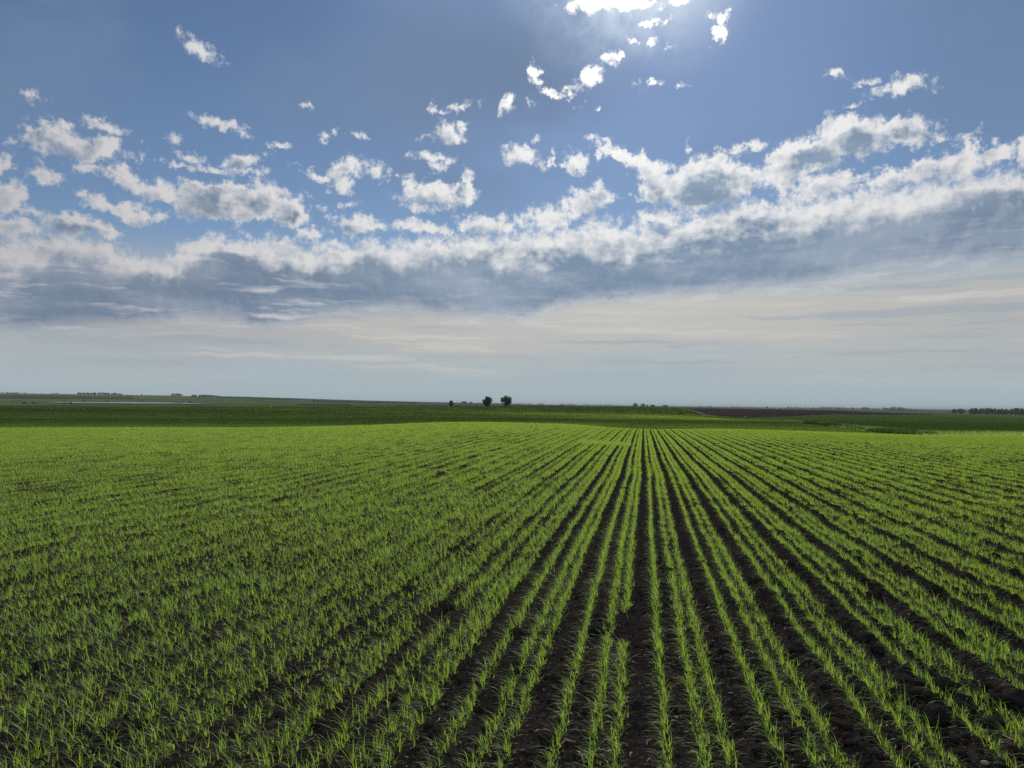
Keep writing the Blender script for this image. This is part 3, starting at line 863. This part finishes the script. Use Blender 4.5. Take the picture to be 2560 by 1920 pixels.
M_ROOF = ground_material('grey_roof', (.42, .43, .44), (.48, .49, .50), (.36, .37, .38), .5, 2.0)
M_DARK = ground_material('dark_door', (.05, .05, .05), (.07, .07, .07), (.04, .04, .04), .5, 2.0)

def tube(p, q, r0, r1, n=6):
    p, q = np.array(p, float), np.array(q, float)
    d = (q-p)/np.linalg.norm(q-p)
    a = np.cross(d, [0.3, .9, .2]); a /= np.linalg.norm(a); b = np.cross(d, a)
    t = np.arange(n)*2*np.pi/n
    ring = np.cos(t)[:, None]*a + np.sin(t)[:, None]*b
    co = np.concatenate([p+ring*r0, q+ring*r1])
    f = [[i, (i+1) % n, n+(i+1) % n, n+i] for i in range(n)]
    return co, np.array(f)

def join(parts):
    co, fs, k = [], [], 0
    for c, f in parts: co.append(c); fs.append(f+k); k += len(c)
    return np.concatenate(co), np.concatenate(fs)

def leaves(centres, radii, per, size, g, flat=.75):
    """many small leaf faces spread through clumps"""
    cs = np.repeat(centres, per, 0); rs = np.repeat(radii, per)
    n = len(cs)
    d = g.normal(size=(n, 3)); d /= np.linalg.norm(d, axis=1)[:, None]
    pos = cs + d*(rs*g.random(n)**.45)[:, None]*np.array([1, 1, flat])
    a = g.normal(size=(n, 3)); a /= np.linalg.norm(a, axis=1)[:, None]
    b = np.cross(a, g.normal(size=(n, 3))); b /= np.linalg.norm(b, axis=1)[:, None]
    s = (size*g.uniform(.6, 1.4, n))[:, None]
    co = np.stack([pos-a*s, pos+b*s*.55, pos+a*s, pos-b*s*.55], 1).reshape(-1, 3)
    return co, np.arange(n*4).reshape(-1, 4)

def tree_parts(h, w, seed, low=.12, clumps=34, per=60, size=.34, open_=.0, top=1.0, lean=0, gap=0):
    """trunk with limbs, and a crown of leaf clumps: a tree h high and w wide standing at the origin"""
    g = np.random.default_rng(seed)
    cs, rad = [], []
    while len(cs) < clumps:
        q = g.uniform(-1, 1, 3)
        m = np.linalg.norm(q*np.array([1, 1, .95]))
        if m > 1 or m < .25*g.random(): continue
        zt = (q[2]+1)/2
        if gap and q[0] < -.05 and .1 < zt < .45 and g.random() < gap: continue
        prof = (.74+.26*math.sin(min(1, zt*1.25)*math.pi*.62))*(1 if zt < .8 else 1-(zt-.8)*1.6*(2-top))
        c = np.array([q[0]*w/2*prof*.86+lean*zt, q[1]*w/2*prof*.86, h*(low+.09)+zt*h*(1-low-.17)])
        cs.append(c); rad.append(w*g.uniform(.12, .21)*(1-open_*.28))
    cs, rad = np.array(cs), np.array(rad)
    crown = leaves(cs, rad, per, size, g)
    tr = []
    th = h*(low+.10)
    r0 = w*.045
    tr.append(tube((0, 0, -.3), (lean*.1, 0, th), r0*1.25, r0, 8))
    tr.append(tube((lean*.1, 0, th), (lean*.5, 0, h*.72), r0, r0*.35, 7))
    for i in g.choice(len(cs), min(12, len(cs)), replace=False):
        c = cs[i]; zb = th*.7+g.random()*max(.05, min(c[2], h*.6)-th*.7)
        tr.append(tube((lean*.3*zb/h, 0, zb), c, r0*.42, r0*.10, 5))
    return crown, join(tr)

def make_tree(name, label, cat, px, r, h, w, seed, mat=None, group=None, base=None, **kw):
    p, _ = at(px, 1011, r)
    root = link(name, None, loc=p)
    root.rotation_euler = (0, 0, 0 if kw.get('gap') else seed*1.7)
    tag(root, label, cat, group)
    cr, tr = tree_parts(h, w, seed, **kw)
    link('trunk', mesh_np('trunk', *tr, mat=M_BARK, smooth=True), root)
    link('crown', mesh_np('crown', *cr, mat=mat or M_TREE), root)
    return root

def copy_tree(src, px, r, turn, scale, label=None, group=None, wide=1.0):
    o = src.copy(); C.objects.link(o)
    o.location = at(px, 1011, r)[0]; o.rotation_euler = (0, 0, turn); o.scale = (scale*wide, scale*wide, scale)
    if label: o['label'] = label
    if group: o['group'] = group
    for ch in src.children:
        c = ch.copy(); C.objects.link(c); c.parent = o
    return o

# the three trees on the crest
make_tree('broadleaf_tree', 'open-crowned tree with sky showing through its left side, right of the crest pair', 'tree', 1264, 600, 9.6, 10.8, 3, clumps=80, per=60, low=.0, open_=.7, size=.32, gap=.8)
make_tree('broadleaf_tree', 'dense flat-topped dark tree on the field crest, left neighbour of the open-crowned tree', 'tree', 1218, 600, 9.0, 8.9, 5, clumps=84, per=60, low=.0, size=.32, open_=.3)
make_tree('small_tree', 'small upright pale green tree on the field crest, well left of the tree pair', 'tree', 1128, 602, 5.6, 4.4, 8, mat=M_TREE2, clumps=40, per=50, low=.02, size=.24)
make_tree('round_bush', 'single dark round bush in the green field beside the pale gravel track', 'bush', 1702, dist_at(1702, 1036.6, 200), 2.0, 2.6, 9, clumps=26, per=50, low=.0, size=.13)

# clumps at the horizon beyond the crest, right of the middle
g1 = 'round trees on the horizon behind the field crest'
R0 = 1650
for i, (px, h, w, lab) in enumerate([
        (1588, 7.6, 14, 'leftmost and broadest of the round trees on the horizon behind the crest'),
        (1607, 7.4, 13, 'round tree on the horizon close to the right of the broadest one'),
        (1619, 4.0, 5, 'smallest round tree on the horizon, in the gap between two wider ones'),
        (1632, 4.6, 12, 'low wide tree on the horizon, third wide one from the left'),
        (1662, 4.4, 16, 'lowest and longest tree clump on the horizon, rightmost behind the field crest')]):
    make_tree('horizon_tree', lab, 'tree', px, R0, h, w, 20+i, clumps=24, per=30, low=.0, size=.7, group=g1)
make_tree('horizon_tree', 'longer of two low dark clumps on the plain left of the pair of crest trees', 'tree', 1160, 2600, 5.5, 25, 31, clumps=26, per=30, low=0, size=1.0)
make_tree('horizon_tree', 'shorter of two low dark clumps on the plain left of the pair of crest trees', 'tree', 1177, 2600, 5.5, 12, 32, clumps=20, per=30, low=0, size=1.0)
make_tree('horizon_tree', 'single square-topped tree standing up from the horizon beyond the ploughed field', 'tree', 1918, 3000, 7.5, 9, 33, clumps=20, per=30, low=0, size=1.0)

# belt of trees at the far right
g2 = 'tall trees of the belt at the right edge'
make_tree('belt_tree', 'lone round-headed tree just left of the tree belt on the right horizon', 'tree', 2385, 1500, 8.8, 8.5, 41, clumps=30, per=40, low=.05, size=.6)
make_tree('belt_tree', 'broad tree with a peaked top between the lone round-headed tree and the tree belt', 'tree', 2402, 1500, 9.8, 16, 42, clumps=36, per=40, low=.0, size=.6)
belt = make_tree('belt_tree', 'tall grey-green tree standing in the close belt at the right edge', 'tree', 2440, 1480, 11.5, 10.5, 43, clumps=40, per=40, low=.0, size=.6, group=g2)
belt2 = make_tree('belt_tree', 'tall grey-green tree standing in the close belt at the right edge', 'tree', 2450, 1500, 10.5, 11, 44, mat=M_TREE2, clumps=40, per=40, low=.0, size=.6, group=g2)
for i, (px, sc) in enumerate([(2426, .80), (2432, 1.02), (2459, .98), (2468, 1.10), (2477, 1.0), (2486, 1.04), (2496, .92), (2506, 1.0), (2516, .95), (2527, 1.02), (2538, 1.1), (2547, 1.18), (2556, 1.05), (2566, 1.0)]):
    copy_tree((belt, belt2)[i % 2], px, 1470+20*(i % 3), i*1.3, sc, group=g2)

# trees of the left hills
g3 = 'dark trees round the farmyard'
ft = make_tree('farm_tree', 'small dark tree in the row round the white shed on the left hills', 'tree', 196, 3100, 7.5, 13, 51, clumps=22, per=30, low=0, size=1.1, group=g3)
for i, (px, sc) in enumerate([(203, .9), (211, .95), (219, 1.05), (227, .9), (235, 1.15), (246, 1.1), (254, 1.15), (263, 1.1), (271, 1.0), (280, .85), (287, 1.1), (296, .8), (302, .75)]):
    copy_tree(ft, px, 3150+15*(i % 2), i*.9, sc, group=g3)
g4 = 'spruces in a short row on the left skyline'
sp = make_tree('spruce_tree', 'pointed dark spruce in the short tight row on the left skyline', 'tree', 429, 3000, 9.5, 7.5, 61, clumps=22, per=34, low=0, size=1.0, top=.4, group=g4)
for i, (px, sc) in enumerate([(434, 1.1), (439, 1.0), (444, 1.15), (449, 1.1), (454, .8)]):
    copy_tree(sp, px, 3000, i*1.1, sc, group=g4)
g5 = 'low trees of the long shelterbelt on the left hills'
sb = make_tree('shelterbelt_tree', 'low dark tree in the long shelterbelt right of the spruces', 'tree', 482, 2900, 6.0, 10, 71, clumps=22, per=30, low=0, size=1.0, group=g5)
for i, (px, sc) in enumerate([(488, 1.1), (499, 1.0), (505, 1.15), (511, 1.2), (517, 1.1), (523, 1.15), (529, 1.0), (536, .95), (543, .9), (549, .7)]):
    copy_tree(sb, px, 2900, i*.8, sc, group=g5)
make_tree('lone_bush', 'lone dark bush on the open slope above the right end of the pond', 'bush', 475, 1750, 4.6, 7, 81, clumps=22, per=34, low=0, size=.5)
make_tree('lone_bush', 'tiny lone tree on the left skyline between the farm trees and the spruces', 'tree', 354, 3200, 5, 6, 82, clumps=16, per=26, low=0, size=.8)
for i, (px, py, h, w, lab) in enumerate([
        (60, 1010, 2.2, 6, 'leftmost dark shrub on the tan strip in front of the pond'),
        (84, 1010, 2.6, 7, 'second dark shrub from the left on the tan strip in front of the pond'),
        (160, 1010, 1.8, 10, 'long low dark shrub below the left end of the pond'),
        (177, 1010.2, 2.4, 6, 'small round dark shrub just right of the long low one below the pond'),
        (210, 1003.6, 2.2, 11, 'left of two low dark shrubs on the far bank of the pond'),
        (268, 1004.2, 2.2, 11, 'right of two low dark shrubs on the far bank of the pond'),
        (1145, 1016.4, .8, 3.4, 'tiny dark shrub on the crest just right of the small upright tree')]):
    make_tree('shrub', lab, 'shrub', px, dist_at(px, py, 590) if i != 6 else 610, h, w, 90+i, clumps=18, per=30, low=0, size=.4)

def woodland():
    """woods along the horizon, too far to tell one tree from the next"""
    g = np.random.default_rng(99)
    segs = [  # from, to, distance, tree height
     (0, 66, 3480, 6.5), (66, 135, 3480, 3), (128, 148, 3500, 6), (150, 190, 3480, 3.4), (300, 345, 3300, 2.5), (360, 425, 3150, 2.6),
     (700, 860, 3600, 1.6), (905, 1010, 4200, 1.8), (1190, 1204, 6000, 12), (1228, 1252, 6000, 11), (1252, 1330, 6000, 11), (1330, 1346, 6200, 7), (1346, 1371, 6000, 13), (1371, 1402, 6200, 7),
     (1400, 1444, 6000, 13), (1444, 1458, 6000, 6), (1458, 1492, 6000, 12), (1492, 1545, 5800, 10), (1545, 1580, 5800, 6), (1680, 1745, 5000, 5),
     (1745, 1780, 5000, 9), (1780, 1828, 5000, 5), (1828, 1852, 4800, 9), (1850, 1890, 4600, 7), (1890, 1968, 4600, 5), (1966, 2003, 4000, 10), (2003, 2020, 4000, 6), (2020, 2058, 3800, 9),
     (2055, 2100, 3600, 12), (2095, 2150, 3500, 10), (2148, 2174, 3400, 13), (2172, 2212, 3300, 8), (2210, 2260, 2900, 14), (2258, 2292, 2900, 9), (2290, 2390, 2800, 6.5), (2390, 2600, 2700, 6)]
    parts = []
    for (a, b, r, h) in segs:
        n = max(2, int((b-a)/1.6*max(1, 5/h)))
        px = g.uniform(a, b, n)
        cs, rad = [], []
        for q in px:
            rr = r + g.uniform(-40, 40)
            p = at(q, 1011, rr)[0]
            hh = h*g.uniform(.6, 1.12)
            for z in (.25, .62):
                cs.append((p.x+g.normal(0, hh*.2), p.y+g.normal(0, hh*.2), p.z+hh*z)); rad.append(hh*.42)
        parts.append(leaves(np.array(cs), np.array(rad), 12, h*.17, g, .9))
    tag(link('far_woodland', mesh_np('far_woodland', *join(parts), mat=M_WOOD)), 'blue grey line of far woods along the whole horizon', 'woodland', kind='stuff')
woodland()

# ---- white farm shed on the left hills
def box(x0, x1, y0, y1, z0, z1):
    co = [(x, y, z) for z in (z0, z1) for (x, y) in ((x0, y0), (x1, y0), (x1, y1), (x0, y1))]
    f = [(0, 3, 2, 1), (4, 5, 6, 7), (0, 1, 5, 4), (1, 2, 6, 5), (2, 3, 7, 6), (3, 0, 4, 7)]
    return np.array(co, float), np.array(f)

def shed():
    p, _ = at(249.5, 1011, 3060)
    root = link('farm_shed', None, loc=p)
    root.rotation_euler = (0, 0, R(26))
    tag(root, 'long low white shed in front of the dark farm trees on the left hills', 'shed')
    link('wall', mesh_np('wall', *box(-8, 8, -4, 4, -.5, 3.0), mat=M_WALL), root)
    co = np.array([(-8.4, -4.4, 3.0), (8.4, -4.4, 3.0), (8.4, 0, 4.6), (-8.4, 0, 4.6), (8.4, 4.4, 3.0), (-8.4, 4.4, 3.0), (-8.4, -4.4, 2.85), (8.4, -4.4, 2.85), (8.4, 4.4, 2.85), (-8.4, 4.4, 2.85)], float)
    f = np.array([(0, 1, 2, 3), (3, 2, 4, 5), (0, 6, 7, 1), (5, 4, 8, 9), (6, 9, 8, 7), (0, 3, 5, 5), (1, 4, 2, 2)][:5])
    link('roof', mesh_np('roof', co, f, mat=M_ROOF), root)
    link('door', mesh_np('door', *box(-2, 2, -4.06, -4.003, -.1, 2.6), mat=M_DARK), root)
shed()

# ---- post at the field edge on the right
def post():
    p, _ = at(2327, 1011, 700)
    root = link('fence_post', None, loc=p)
    tag(root, 'thin dark post alone at the edge of the far green field on the right', 'post')
    link('shaft', mesh_np('shaft', *tube((0, 0, -.3), (0.03, 0, 2.1), .14, .11, 10), mat=M_BARK, smooth=True), root)
    link('cap', mesh_np('cap', *tube((0.03, 0, 2.1), (.03, 0, 2.2), .15, .10, 10), mat=M_BARK), root)
post()

# ---- rough grass and weeds along the ditch
def ditch():
    g = np.random.default_rng(17)
    def scatter(lines, n, hgt, wd, mat, name, label, clump):
        xs, ys = [], []
        for _ in range(n):
            px = g.uniform(lines[0][0], lines[-1][0])
            yb = np.interp(px, [l[0] for l in lines], [l[1] for l in lines]); yt = np.interp(px, [l[0] for l in lines], [l[2] for l in lines])
            r0, r1 = cache(px, yb), cache(px, yt)
            r = math.exp(g.uniform(math.log(r0), math.log(max(r1, r0*1.002))))
            d = ray(px, 1011); h = math.hypot(d[0], d[1])
            xs.append(r*d[0]/h); ys.append(r*d[1]/h)
        x, y = np.array(xs), np.array(ys)
        keep = fbm(x*clump, y*clump, 3, 5) > -.06 + .05*g.normal(size=n)
        x, y = np.repeat(x[keep], 5), np.repeat(y[keep], 5)
        N = len(x)
        x = x + g.normal(0, .10, N); y = y + g.normal(0, .10, N)
        L = (hgt*(.5+fbm(x*clump*.7, y*clump*.7, 2, 8)+.3)*g.uniform(.6, 1.3, N)).clip(.08, 1.4)
        me = blades(x, y, land(x, y)-.02, g.random(N)*2*np.pi, L, np.full(N, wd)*g.uniform(.6, 1.4, N), g.normal(.15, .15, N).clip(0, .8), g.normal(.7, .4, N).clip(0, 2), g.random(N)*.25, 3, name, mat)
        tag(link(name, me), label, 'grass', kind='stuff')
    memo = {}
    def cache(px, py):
        k = (round(px/6), round(py*4))
        if k not in memo: memo[k] = dist_at(px, py, 60)
        return memo[k]
    up = lambda x: float(np.interp(x, [1930, 1990, 2060, 2250, 2450, 2560, 2760], [1050, 1051.5, 1055, 1073, 1081, 1083, 1085]))
    lo = lambda x: float(np.interp(x, [1930, 1990, 2060, 2200, 2350, 2450, 2560, 2760], [1054, 1057, 1065, 1083, 1092.6, 1092.4, 1092.0, 1092]))
    xs = list(range(1960, 2700, 20))
    scatter([(x, lo(x), up(x)) for x in xs], 9000, .42, .04, M_GRASS, 'rough_grass', 'pale rough grass in the ditch strip between the near crop and the far field', .10)
    scatter([(x, lo(x)+.3, lo(x)-4.2) for x in range(2010, 2345, 12)], 2600, .62, .07, M_WEED, 'weeds', 'dark tall weeds along the near edge of the ditch', .22)
ditch()

# ---- clods and stones one can point to, lower right of the field
def lump(size, seed, flat=.7, sub=3, rough=.46):
    import bmesh
    bm = bmesh.new()
    bmesh.ops.create_icosphere(bm, subdivisions=sub, radius=1)
    co = np.array([v.co[:] for v in bm.verts]); f = np.array([[v.index for v in q.verts] for q in bm.faces]); bm.free()
    s = seed*13.7
    a = fbm(co[:, 0]*1.1+s, co[:, 1]*1.1+co[:, 2]*1.7, 3, seed)*1.3 + fbm(co[:, 1]*3.1-s, co[:, 2]*3.1+co[:, 0]*2, 3, seed+3)*.55 + fbm(co[:, 2]*8+s, co[:, 0]*8+co[:, 1]*5, 2, seed+5)*.22
    a = a - .9*np.clip(.16-np.abs(fbm(co[:, 0]*2.2-s, co[:, 1]*2.2+co[:, 2]*2.6, 3, seed+7)), 0, 1)
    co = co*np.clip(1+rough*2.0*a, .35, 1.8)[:, None]
    co = co*np.array([size*1.1, size*.9, size*flat])
    return co, f

def clod_material(name, c0, c1, c2):
    m, n = material(name)
    pos = n.new('ShaderNodeNewGeometry').outputs['Position']
    a = n.noise(pos, 14, 4, .6); b = n.noise(pos, 60, 4, .7)
    col = n.mix(n.ramp(a, .35, .65), c0, c1)
    col = n.mix(n.ramp(b, .56, .70, 0, .7), col, c2)
    k = n.new('ShaderNodeBump'); k.inputs['Strength'].default_value = 1; k.inputs['Distance'].default_value = .035
    n.put(k.inputs['Height'], n.math('ADD', b, a))
    d = n.new('ShaderNodeBsdfDiffuse'); d.inputs['Roughness'].default_value = 1
    n.put(d.inputs[0], col); n.put(d.inputs['Normal'], k.outputs[0])
    finish(n, d.outputs[0])
    return m
M_CLOD = clod_material('clod', (.042, .036, .032), (.072, .060, .052), (.18, .155, .135))
M_CLODB = clod_material('brown_clod', (.060, .043, .036), (.085, .062, .051), (.15, .122, .10))

def ground_hit(px, py):
    d = ray(px, py); h = math.hypot(d[0], d[1])
    rr = np.linspace(2.5, 14, 6000)
    x, y = rr*d[0]/h, rr*d[1]/h
    k = np.nonzero(EYE+rr*d[2]/h <= soil_height(x, y))[0][0]
    return x[k], y[k], rr[k]

CLODS = [ # seen at, width in rows of the panorama, flatness, brown?, label
 (2366, 1722, 56, .75, 0, 'largest round dark clod, upper of the heap of clods at the lower right'),
 (2421, 1724, 48, .75, 0, 'round dark clod touching the right side of the largest round clod'),
 (2345, 1800, 60, .80, 0, 'tall black clod with a deep shadow below the heap at the lower right'),
 (2407, 1756, 36, .8, 0, 'small dark clod just below the two big round clods'),
 (2300, 1736, 44, .55, 0, 'flattish dark clod left of the largest round clod'),
 (2258, 1706, 58, .40, 1, 'flat brown slab of soil left of and above the heap of clods'),
 (2348, 1688, 62, .45, 1, 'reddish brown flat slab directly above the largest round clod'),
 (2127, 1851, 56, .45, 1, 'flat brown clod near the bottom, left of the black clod in the row gap'),
 (2222, 1860, 46, .85, 0, 'near black clod in the row gap near the bottom right'),
 (2259, 1904, 48, .8, 1, 'rough upright clod at the bottom edge right of the middle'),
 (2000, 1908, 52, .55, 1, 'pale brown broken clod at the bottom edge'),
 (2103, 1812, 52, .34, 1, 'flat reddish slab with a pale straw lying on it'),
 (1942, 1556, 44, .75, 0, 'dark clod between two rows farthest up the slope on the right'),
 (1998, 1630, 46, .7, 0, 'dark clod in the row gap below the farthest one'),
 (2163, 1602, 50, .6, 0, 'wide dark clod between thin rows in the middle right'),
 (2225, 1580, 46, .6, 0, 'dark clod right of and above the wide one between thin rows'),
 (2541, 1762, 60, .7, 0, 'dark clod at the right edge of the picture'),
]
for i, (px, py, wpx, flat, br, lab) in enumerate(CLODS):
    x, y, r = ground_hit(px, py)
    s = wpx/FPX*r/2*.92
    co, f = lump(s, 300+i, flat)
    o = link('soil_clod', mesh_np('soil_clod', co, f, mat=M_CLODB if br else M_CLOD, smooth=False), loc=(x, y, float(soil_height(np.array([x]), np.array([y]))[0])+s*flat*.28))
    o.rotation_euler = (0, 0, i*1.9)
    tag(o, lab, 'clod')
for i, (px, py, wpx, lab) in enumerate([
        (2275, 1771, 7, 'small white round pebble right of a seedling row in the lower right'),
        (2230, 1690, 6, 'tiny white pebble near the flat brown slab'),
        (2462, 1912, 15, 'pale smooth stone at the bottom edge in the right corner')]):
    x, y, r = ground_hit(px, py)
    s = wpx/FPX*r/2
    co, f = lump(s, 400+i, .7, 2, .16)
    o = link('pebble', mesh_np('pebble', co, f, mat=M_STONE, smooth=True), loc=(x, y, float(soil_height(np.array([x]), np.array([y]))[0])+s*.45))
    tag(o, lab, 'stone')
def boulder():
    p, r = at(1864, 1044.2, rmin=200)
    co, f = lump(.55, 410, .7, 2, .2)
    o = link('boulder', mesh_np('boulder', co, f, mat=M_STONE, smooth=True), loc=(p.x, p.y, p.z+.3))
    tag(o, 'pale boulder lying at the near edge of the ploughed field', 'boulder')
boulder()

# ---- crumbs of soil and bits of straw lying about
def crumbs():
    g = np.random.default_rng(23)
    n = 15000
    r = np.exp(g.uniform(math.log(2.7), math.log(12), n)); az = g.uniform(-41, 41, n)
    x, y = polar(az, r)
    u, v = xy_uv(x, y)
    ph = ((v+wander(u, v))/PERIOD) % 1
    gap = np.minimum(np.minimum(np.abs(ph-.27), np.abs(ph-.61)), np.abs(ph-.77))
    keep = (gap > .045) & (g.random(n) < .35+.5*np.clip((v+.5)/2, 0, 1)) & (fbm(x*1.3, y*1.3, 3, 12) > -.1)
    x, y, v = x[keep], y[keep], v[keep]
    n = len(x)
    size = g.lognormal(math.log(.0088), .62, n).clip(.004, .055)*(1+.35*np.clip(v/2, 0, 1))
    z = soil_height(x, y)+size*.3
    shapes = [lump(1, 500+i, .75, 1, .34) for i in range(14)]
    parts = []
    for i in range(n):
        co, f = shapes[i % 14]
        t = g.random()*6.28; c, s = math.cos(t), math.sin(t)
        q = co*size[i]
        parts.append((np.stack([x[i]+q[:, 0]*c-q[:, 1]*s, y[i]+q[:, 0]*s+q[:, 1]*c, z[i]+q[:, 2]], 1), f))
    tag(link('soil_crumbs', mesh_np('soil_crumbs', *join(parts), mat=M_CLOD)), 'loose dark crumbs of soil between the rows', 'soil', kind='stuff')
crumbs()

def straw():
    g = np.random.default_rng(29)
    m, n_ = material('straw')
    pos = n_.new('ShaderNodeNewGeometry').outputs['Position']
    d = n_.new('ShaderNodeBsdfDiffuse')
    n_.put(d.inputs[0], n_.mix(n_.ramp(n_.noise(pos, 6, 2), .35, .65), (.30, .25, .19), (.14, .11, .085)))
    finish(n_, d.outputs[0])
    n = 1500
    r = np.exp(g.uniform(math.log(2.7), math.log(13), n)); az = g.uniform(-41, 41, n)
    x, y = polar(az, r)
    L = g.lognormal(math.log(.028), .6, n).clip(.008, .11); a = g.random(n)*6.28
    w = g.uniform(.0012, .003, n)
    z = soil_height(x, y)+.008
    dx, dy = np.cos(a)*L/2, np.sin(a)*L/2
    bend = g.normal(0, .18, n)*L
    pts = []
    for k in (-1, -.33, .33, 1):
        o = bend*(1-k*k)
        cx, cy = x+dx*k-np.sin(a)*o, y+dy*k+np.cos(a)*o
        cz = soil_height(cx, cy)+.006+.006*g.random(n)
        pts.append((np.stack([cx-np.sin(a)*w, cy+np.cos(a)*w, cz], 1), np.stack([cx+np.sin(a)*w, cy-np.cos(a)*w, cz+.0015], 1)))
    co = np.stack([q for p in pts for q in p], 1).reshape(-1, 3)
    b = np.arange(n)[:, None]*8
    f = np.concatenate([b+np.array([[k, k+1, k+3, k+2]]) for k in (0, 2, 4)], 0)
    tag(link('straw_litter', mesh_np('straw_litter', co, f, mat=m)), 'pale scraps of old straw lying on the soil', 'straw', kind='stuff')
straw()

# ================================================================== the cloud whose shadow lies across the field
def cloud():
    """a long flat cloud high up towards the sun; its outline follows from the shaded ground"""
    near = [(-700, 1070), (0, 1070), (640, 1069.5), (900, 1067), (1180, 1062.5), (1500, 1064), (1620, 1064), (1740, 1066), (1830, 1070), (2040, 1070), (2250, 1075), (2450, 1082.5), (2560, 1084), (3260, 1087)]
    far = [(-700, 1020), (0, 1020.3), (320, 1023), (560, 1026), (900, 1028), (1180, 1031), (1300, 1034), (1400, 1038.5), (1520, 1045), (1640, 1048), (1760, 1049), (1850, 1049.5), (2040, 1051.5), (2320, 1054), (2560, 1057), (3260, 1059)]
    H = 3600.0
    t = H/sd[2]
    rows = []
    K = 13
    for px in np.linspace(-700, 3260, 240):
        rn = max(100, dist_at(px, np.interp(px, *zip(*near)), 95)); rf = dist_at(px, np.interp(px, *zip(*far)), 60)
        d = ray(px, 1011); h = math.hypot(d[0], d[1])
        rn += 9*math.sin(px*.011)+5*math.sin(px*.031+1); rf = max(rf*(1+.03*math.sin(px*.017+.5)), rn+40)
        q = []
        for k in range(K):
            s = k/(K-1)
            r = rn*(1-s)+rf*s
            x, y = r*d[0]/h, r*d[1]/h
            q.append((x+sd[0]*t, y+sd[1]*t, H+float(land(x, y)), math.sin(math.pi*s)**.6))
        rows.append(q)
    A = np.array(rows)                                   # 240, K, 4
    thick = 14*A[..., 3]*(1+.6*fbm(A[..., 0]*.01, A[..., 1]*.01, 3, 3))
    up = A[..., :3].copy(); up[..., 2] += thick
    dn = A[..., :3].copy(); dn[..., 2] -= thick*.35
    n1 = 240*K
    f = grid_faces(240, K)
    m, n = material('cloud')
    df = n.new('ShaderNodeBsdfDiffuse'); df.inputs[0].default_value = (.85, .86, .88, 1)
    tp = n.new('ShaderNodeBsdfTransparent')             # thin enough to let a little of the sun through
    mx = n.new('ShaderNodeMixShader'); mx.inputs[0].default_value = .36
    n.put(mx.inputs[1], df.outputs[0]); n.put(mx.inputs[2], tp.outputs[0])
    finish(n, mx.outputs[0])
    co = np.concatenate([up.reshape(-1, 3), dn.reshape(-1, 3)])
    me = mesh_np('cloud', co, np.concatenate([f, f[:, ::-1]+n1]), mat=m, smooth=True)
    tag(link('cloud', me), 'long grey cloud high above the field that shades its middle', 'cloud', kind='stuff')
cloud()

# ================================================================== air
def haze():
    m, n = material('haze')
    v = n.new('ShaderNodeVolumePrincipled')
    v.inputs['Color'].default_value = HAZE_COL + (1,)
    v.inputs['Density'].default_value = HAZE_D
    v.inputs['Anisotropy'].default_value = HAZE_G
    finish(n, v.outputs[0], vol=True)
    L = 39900
    zmin = float(T_G.min())-1.5
    co, f = box(-L, L, -L, L, min(zmin, -30), HAZE_TOP)
    tag(link('haze', mesh_np('haze', co, f, mat=m)), 'pale blue haze over the far plain', 'haze', kind='stuff')
HAZE_COL, HAZE_D, HAZE_G = (.57, .65, .72), 0.75e-4, 0.0
HAZE_TOP = max(float(T_G.max())+14, 40)
haze()

S.cycles.use_denoising = False
S.cycles.use_adaptive_sampling = True
S.cycles.adaptive_threshold = .006
S.cycles.adaptive_min_samples = 16
S.cycles.max_bounces = 6
S.cycles.diffuse_bounces = 3
S.cycles.transmission_bounces = 3
S.cycles.glossy_bounces = 1
S.cycles.volume_bounces = 0
S.cycles.caustics_reflective = False
S.cycles.caustics_refractive = False
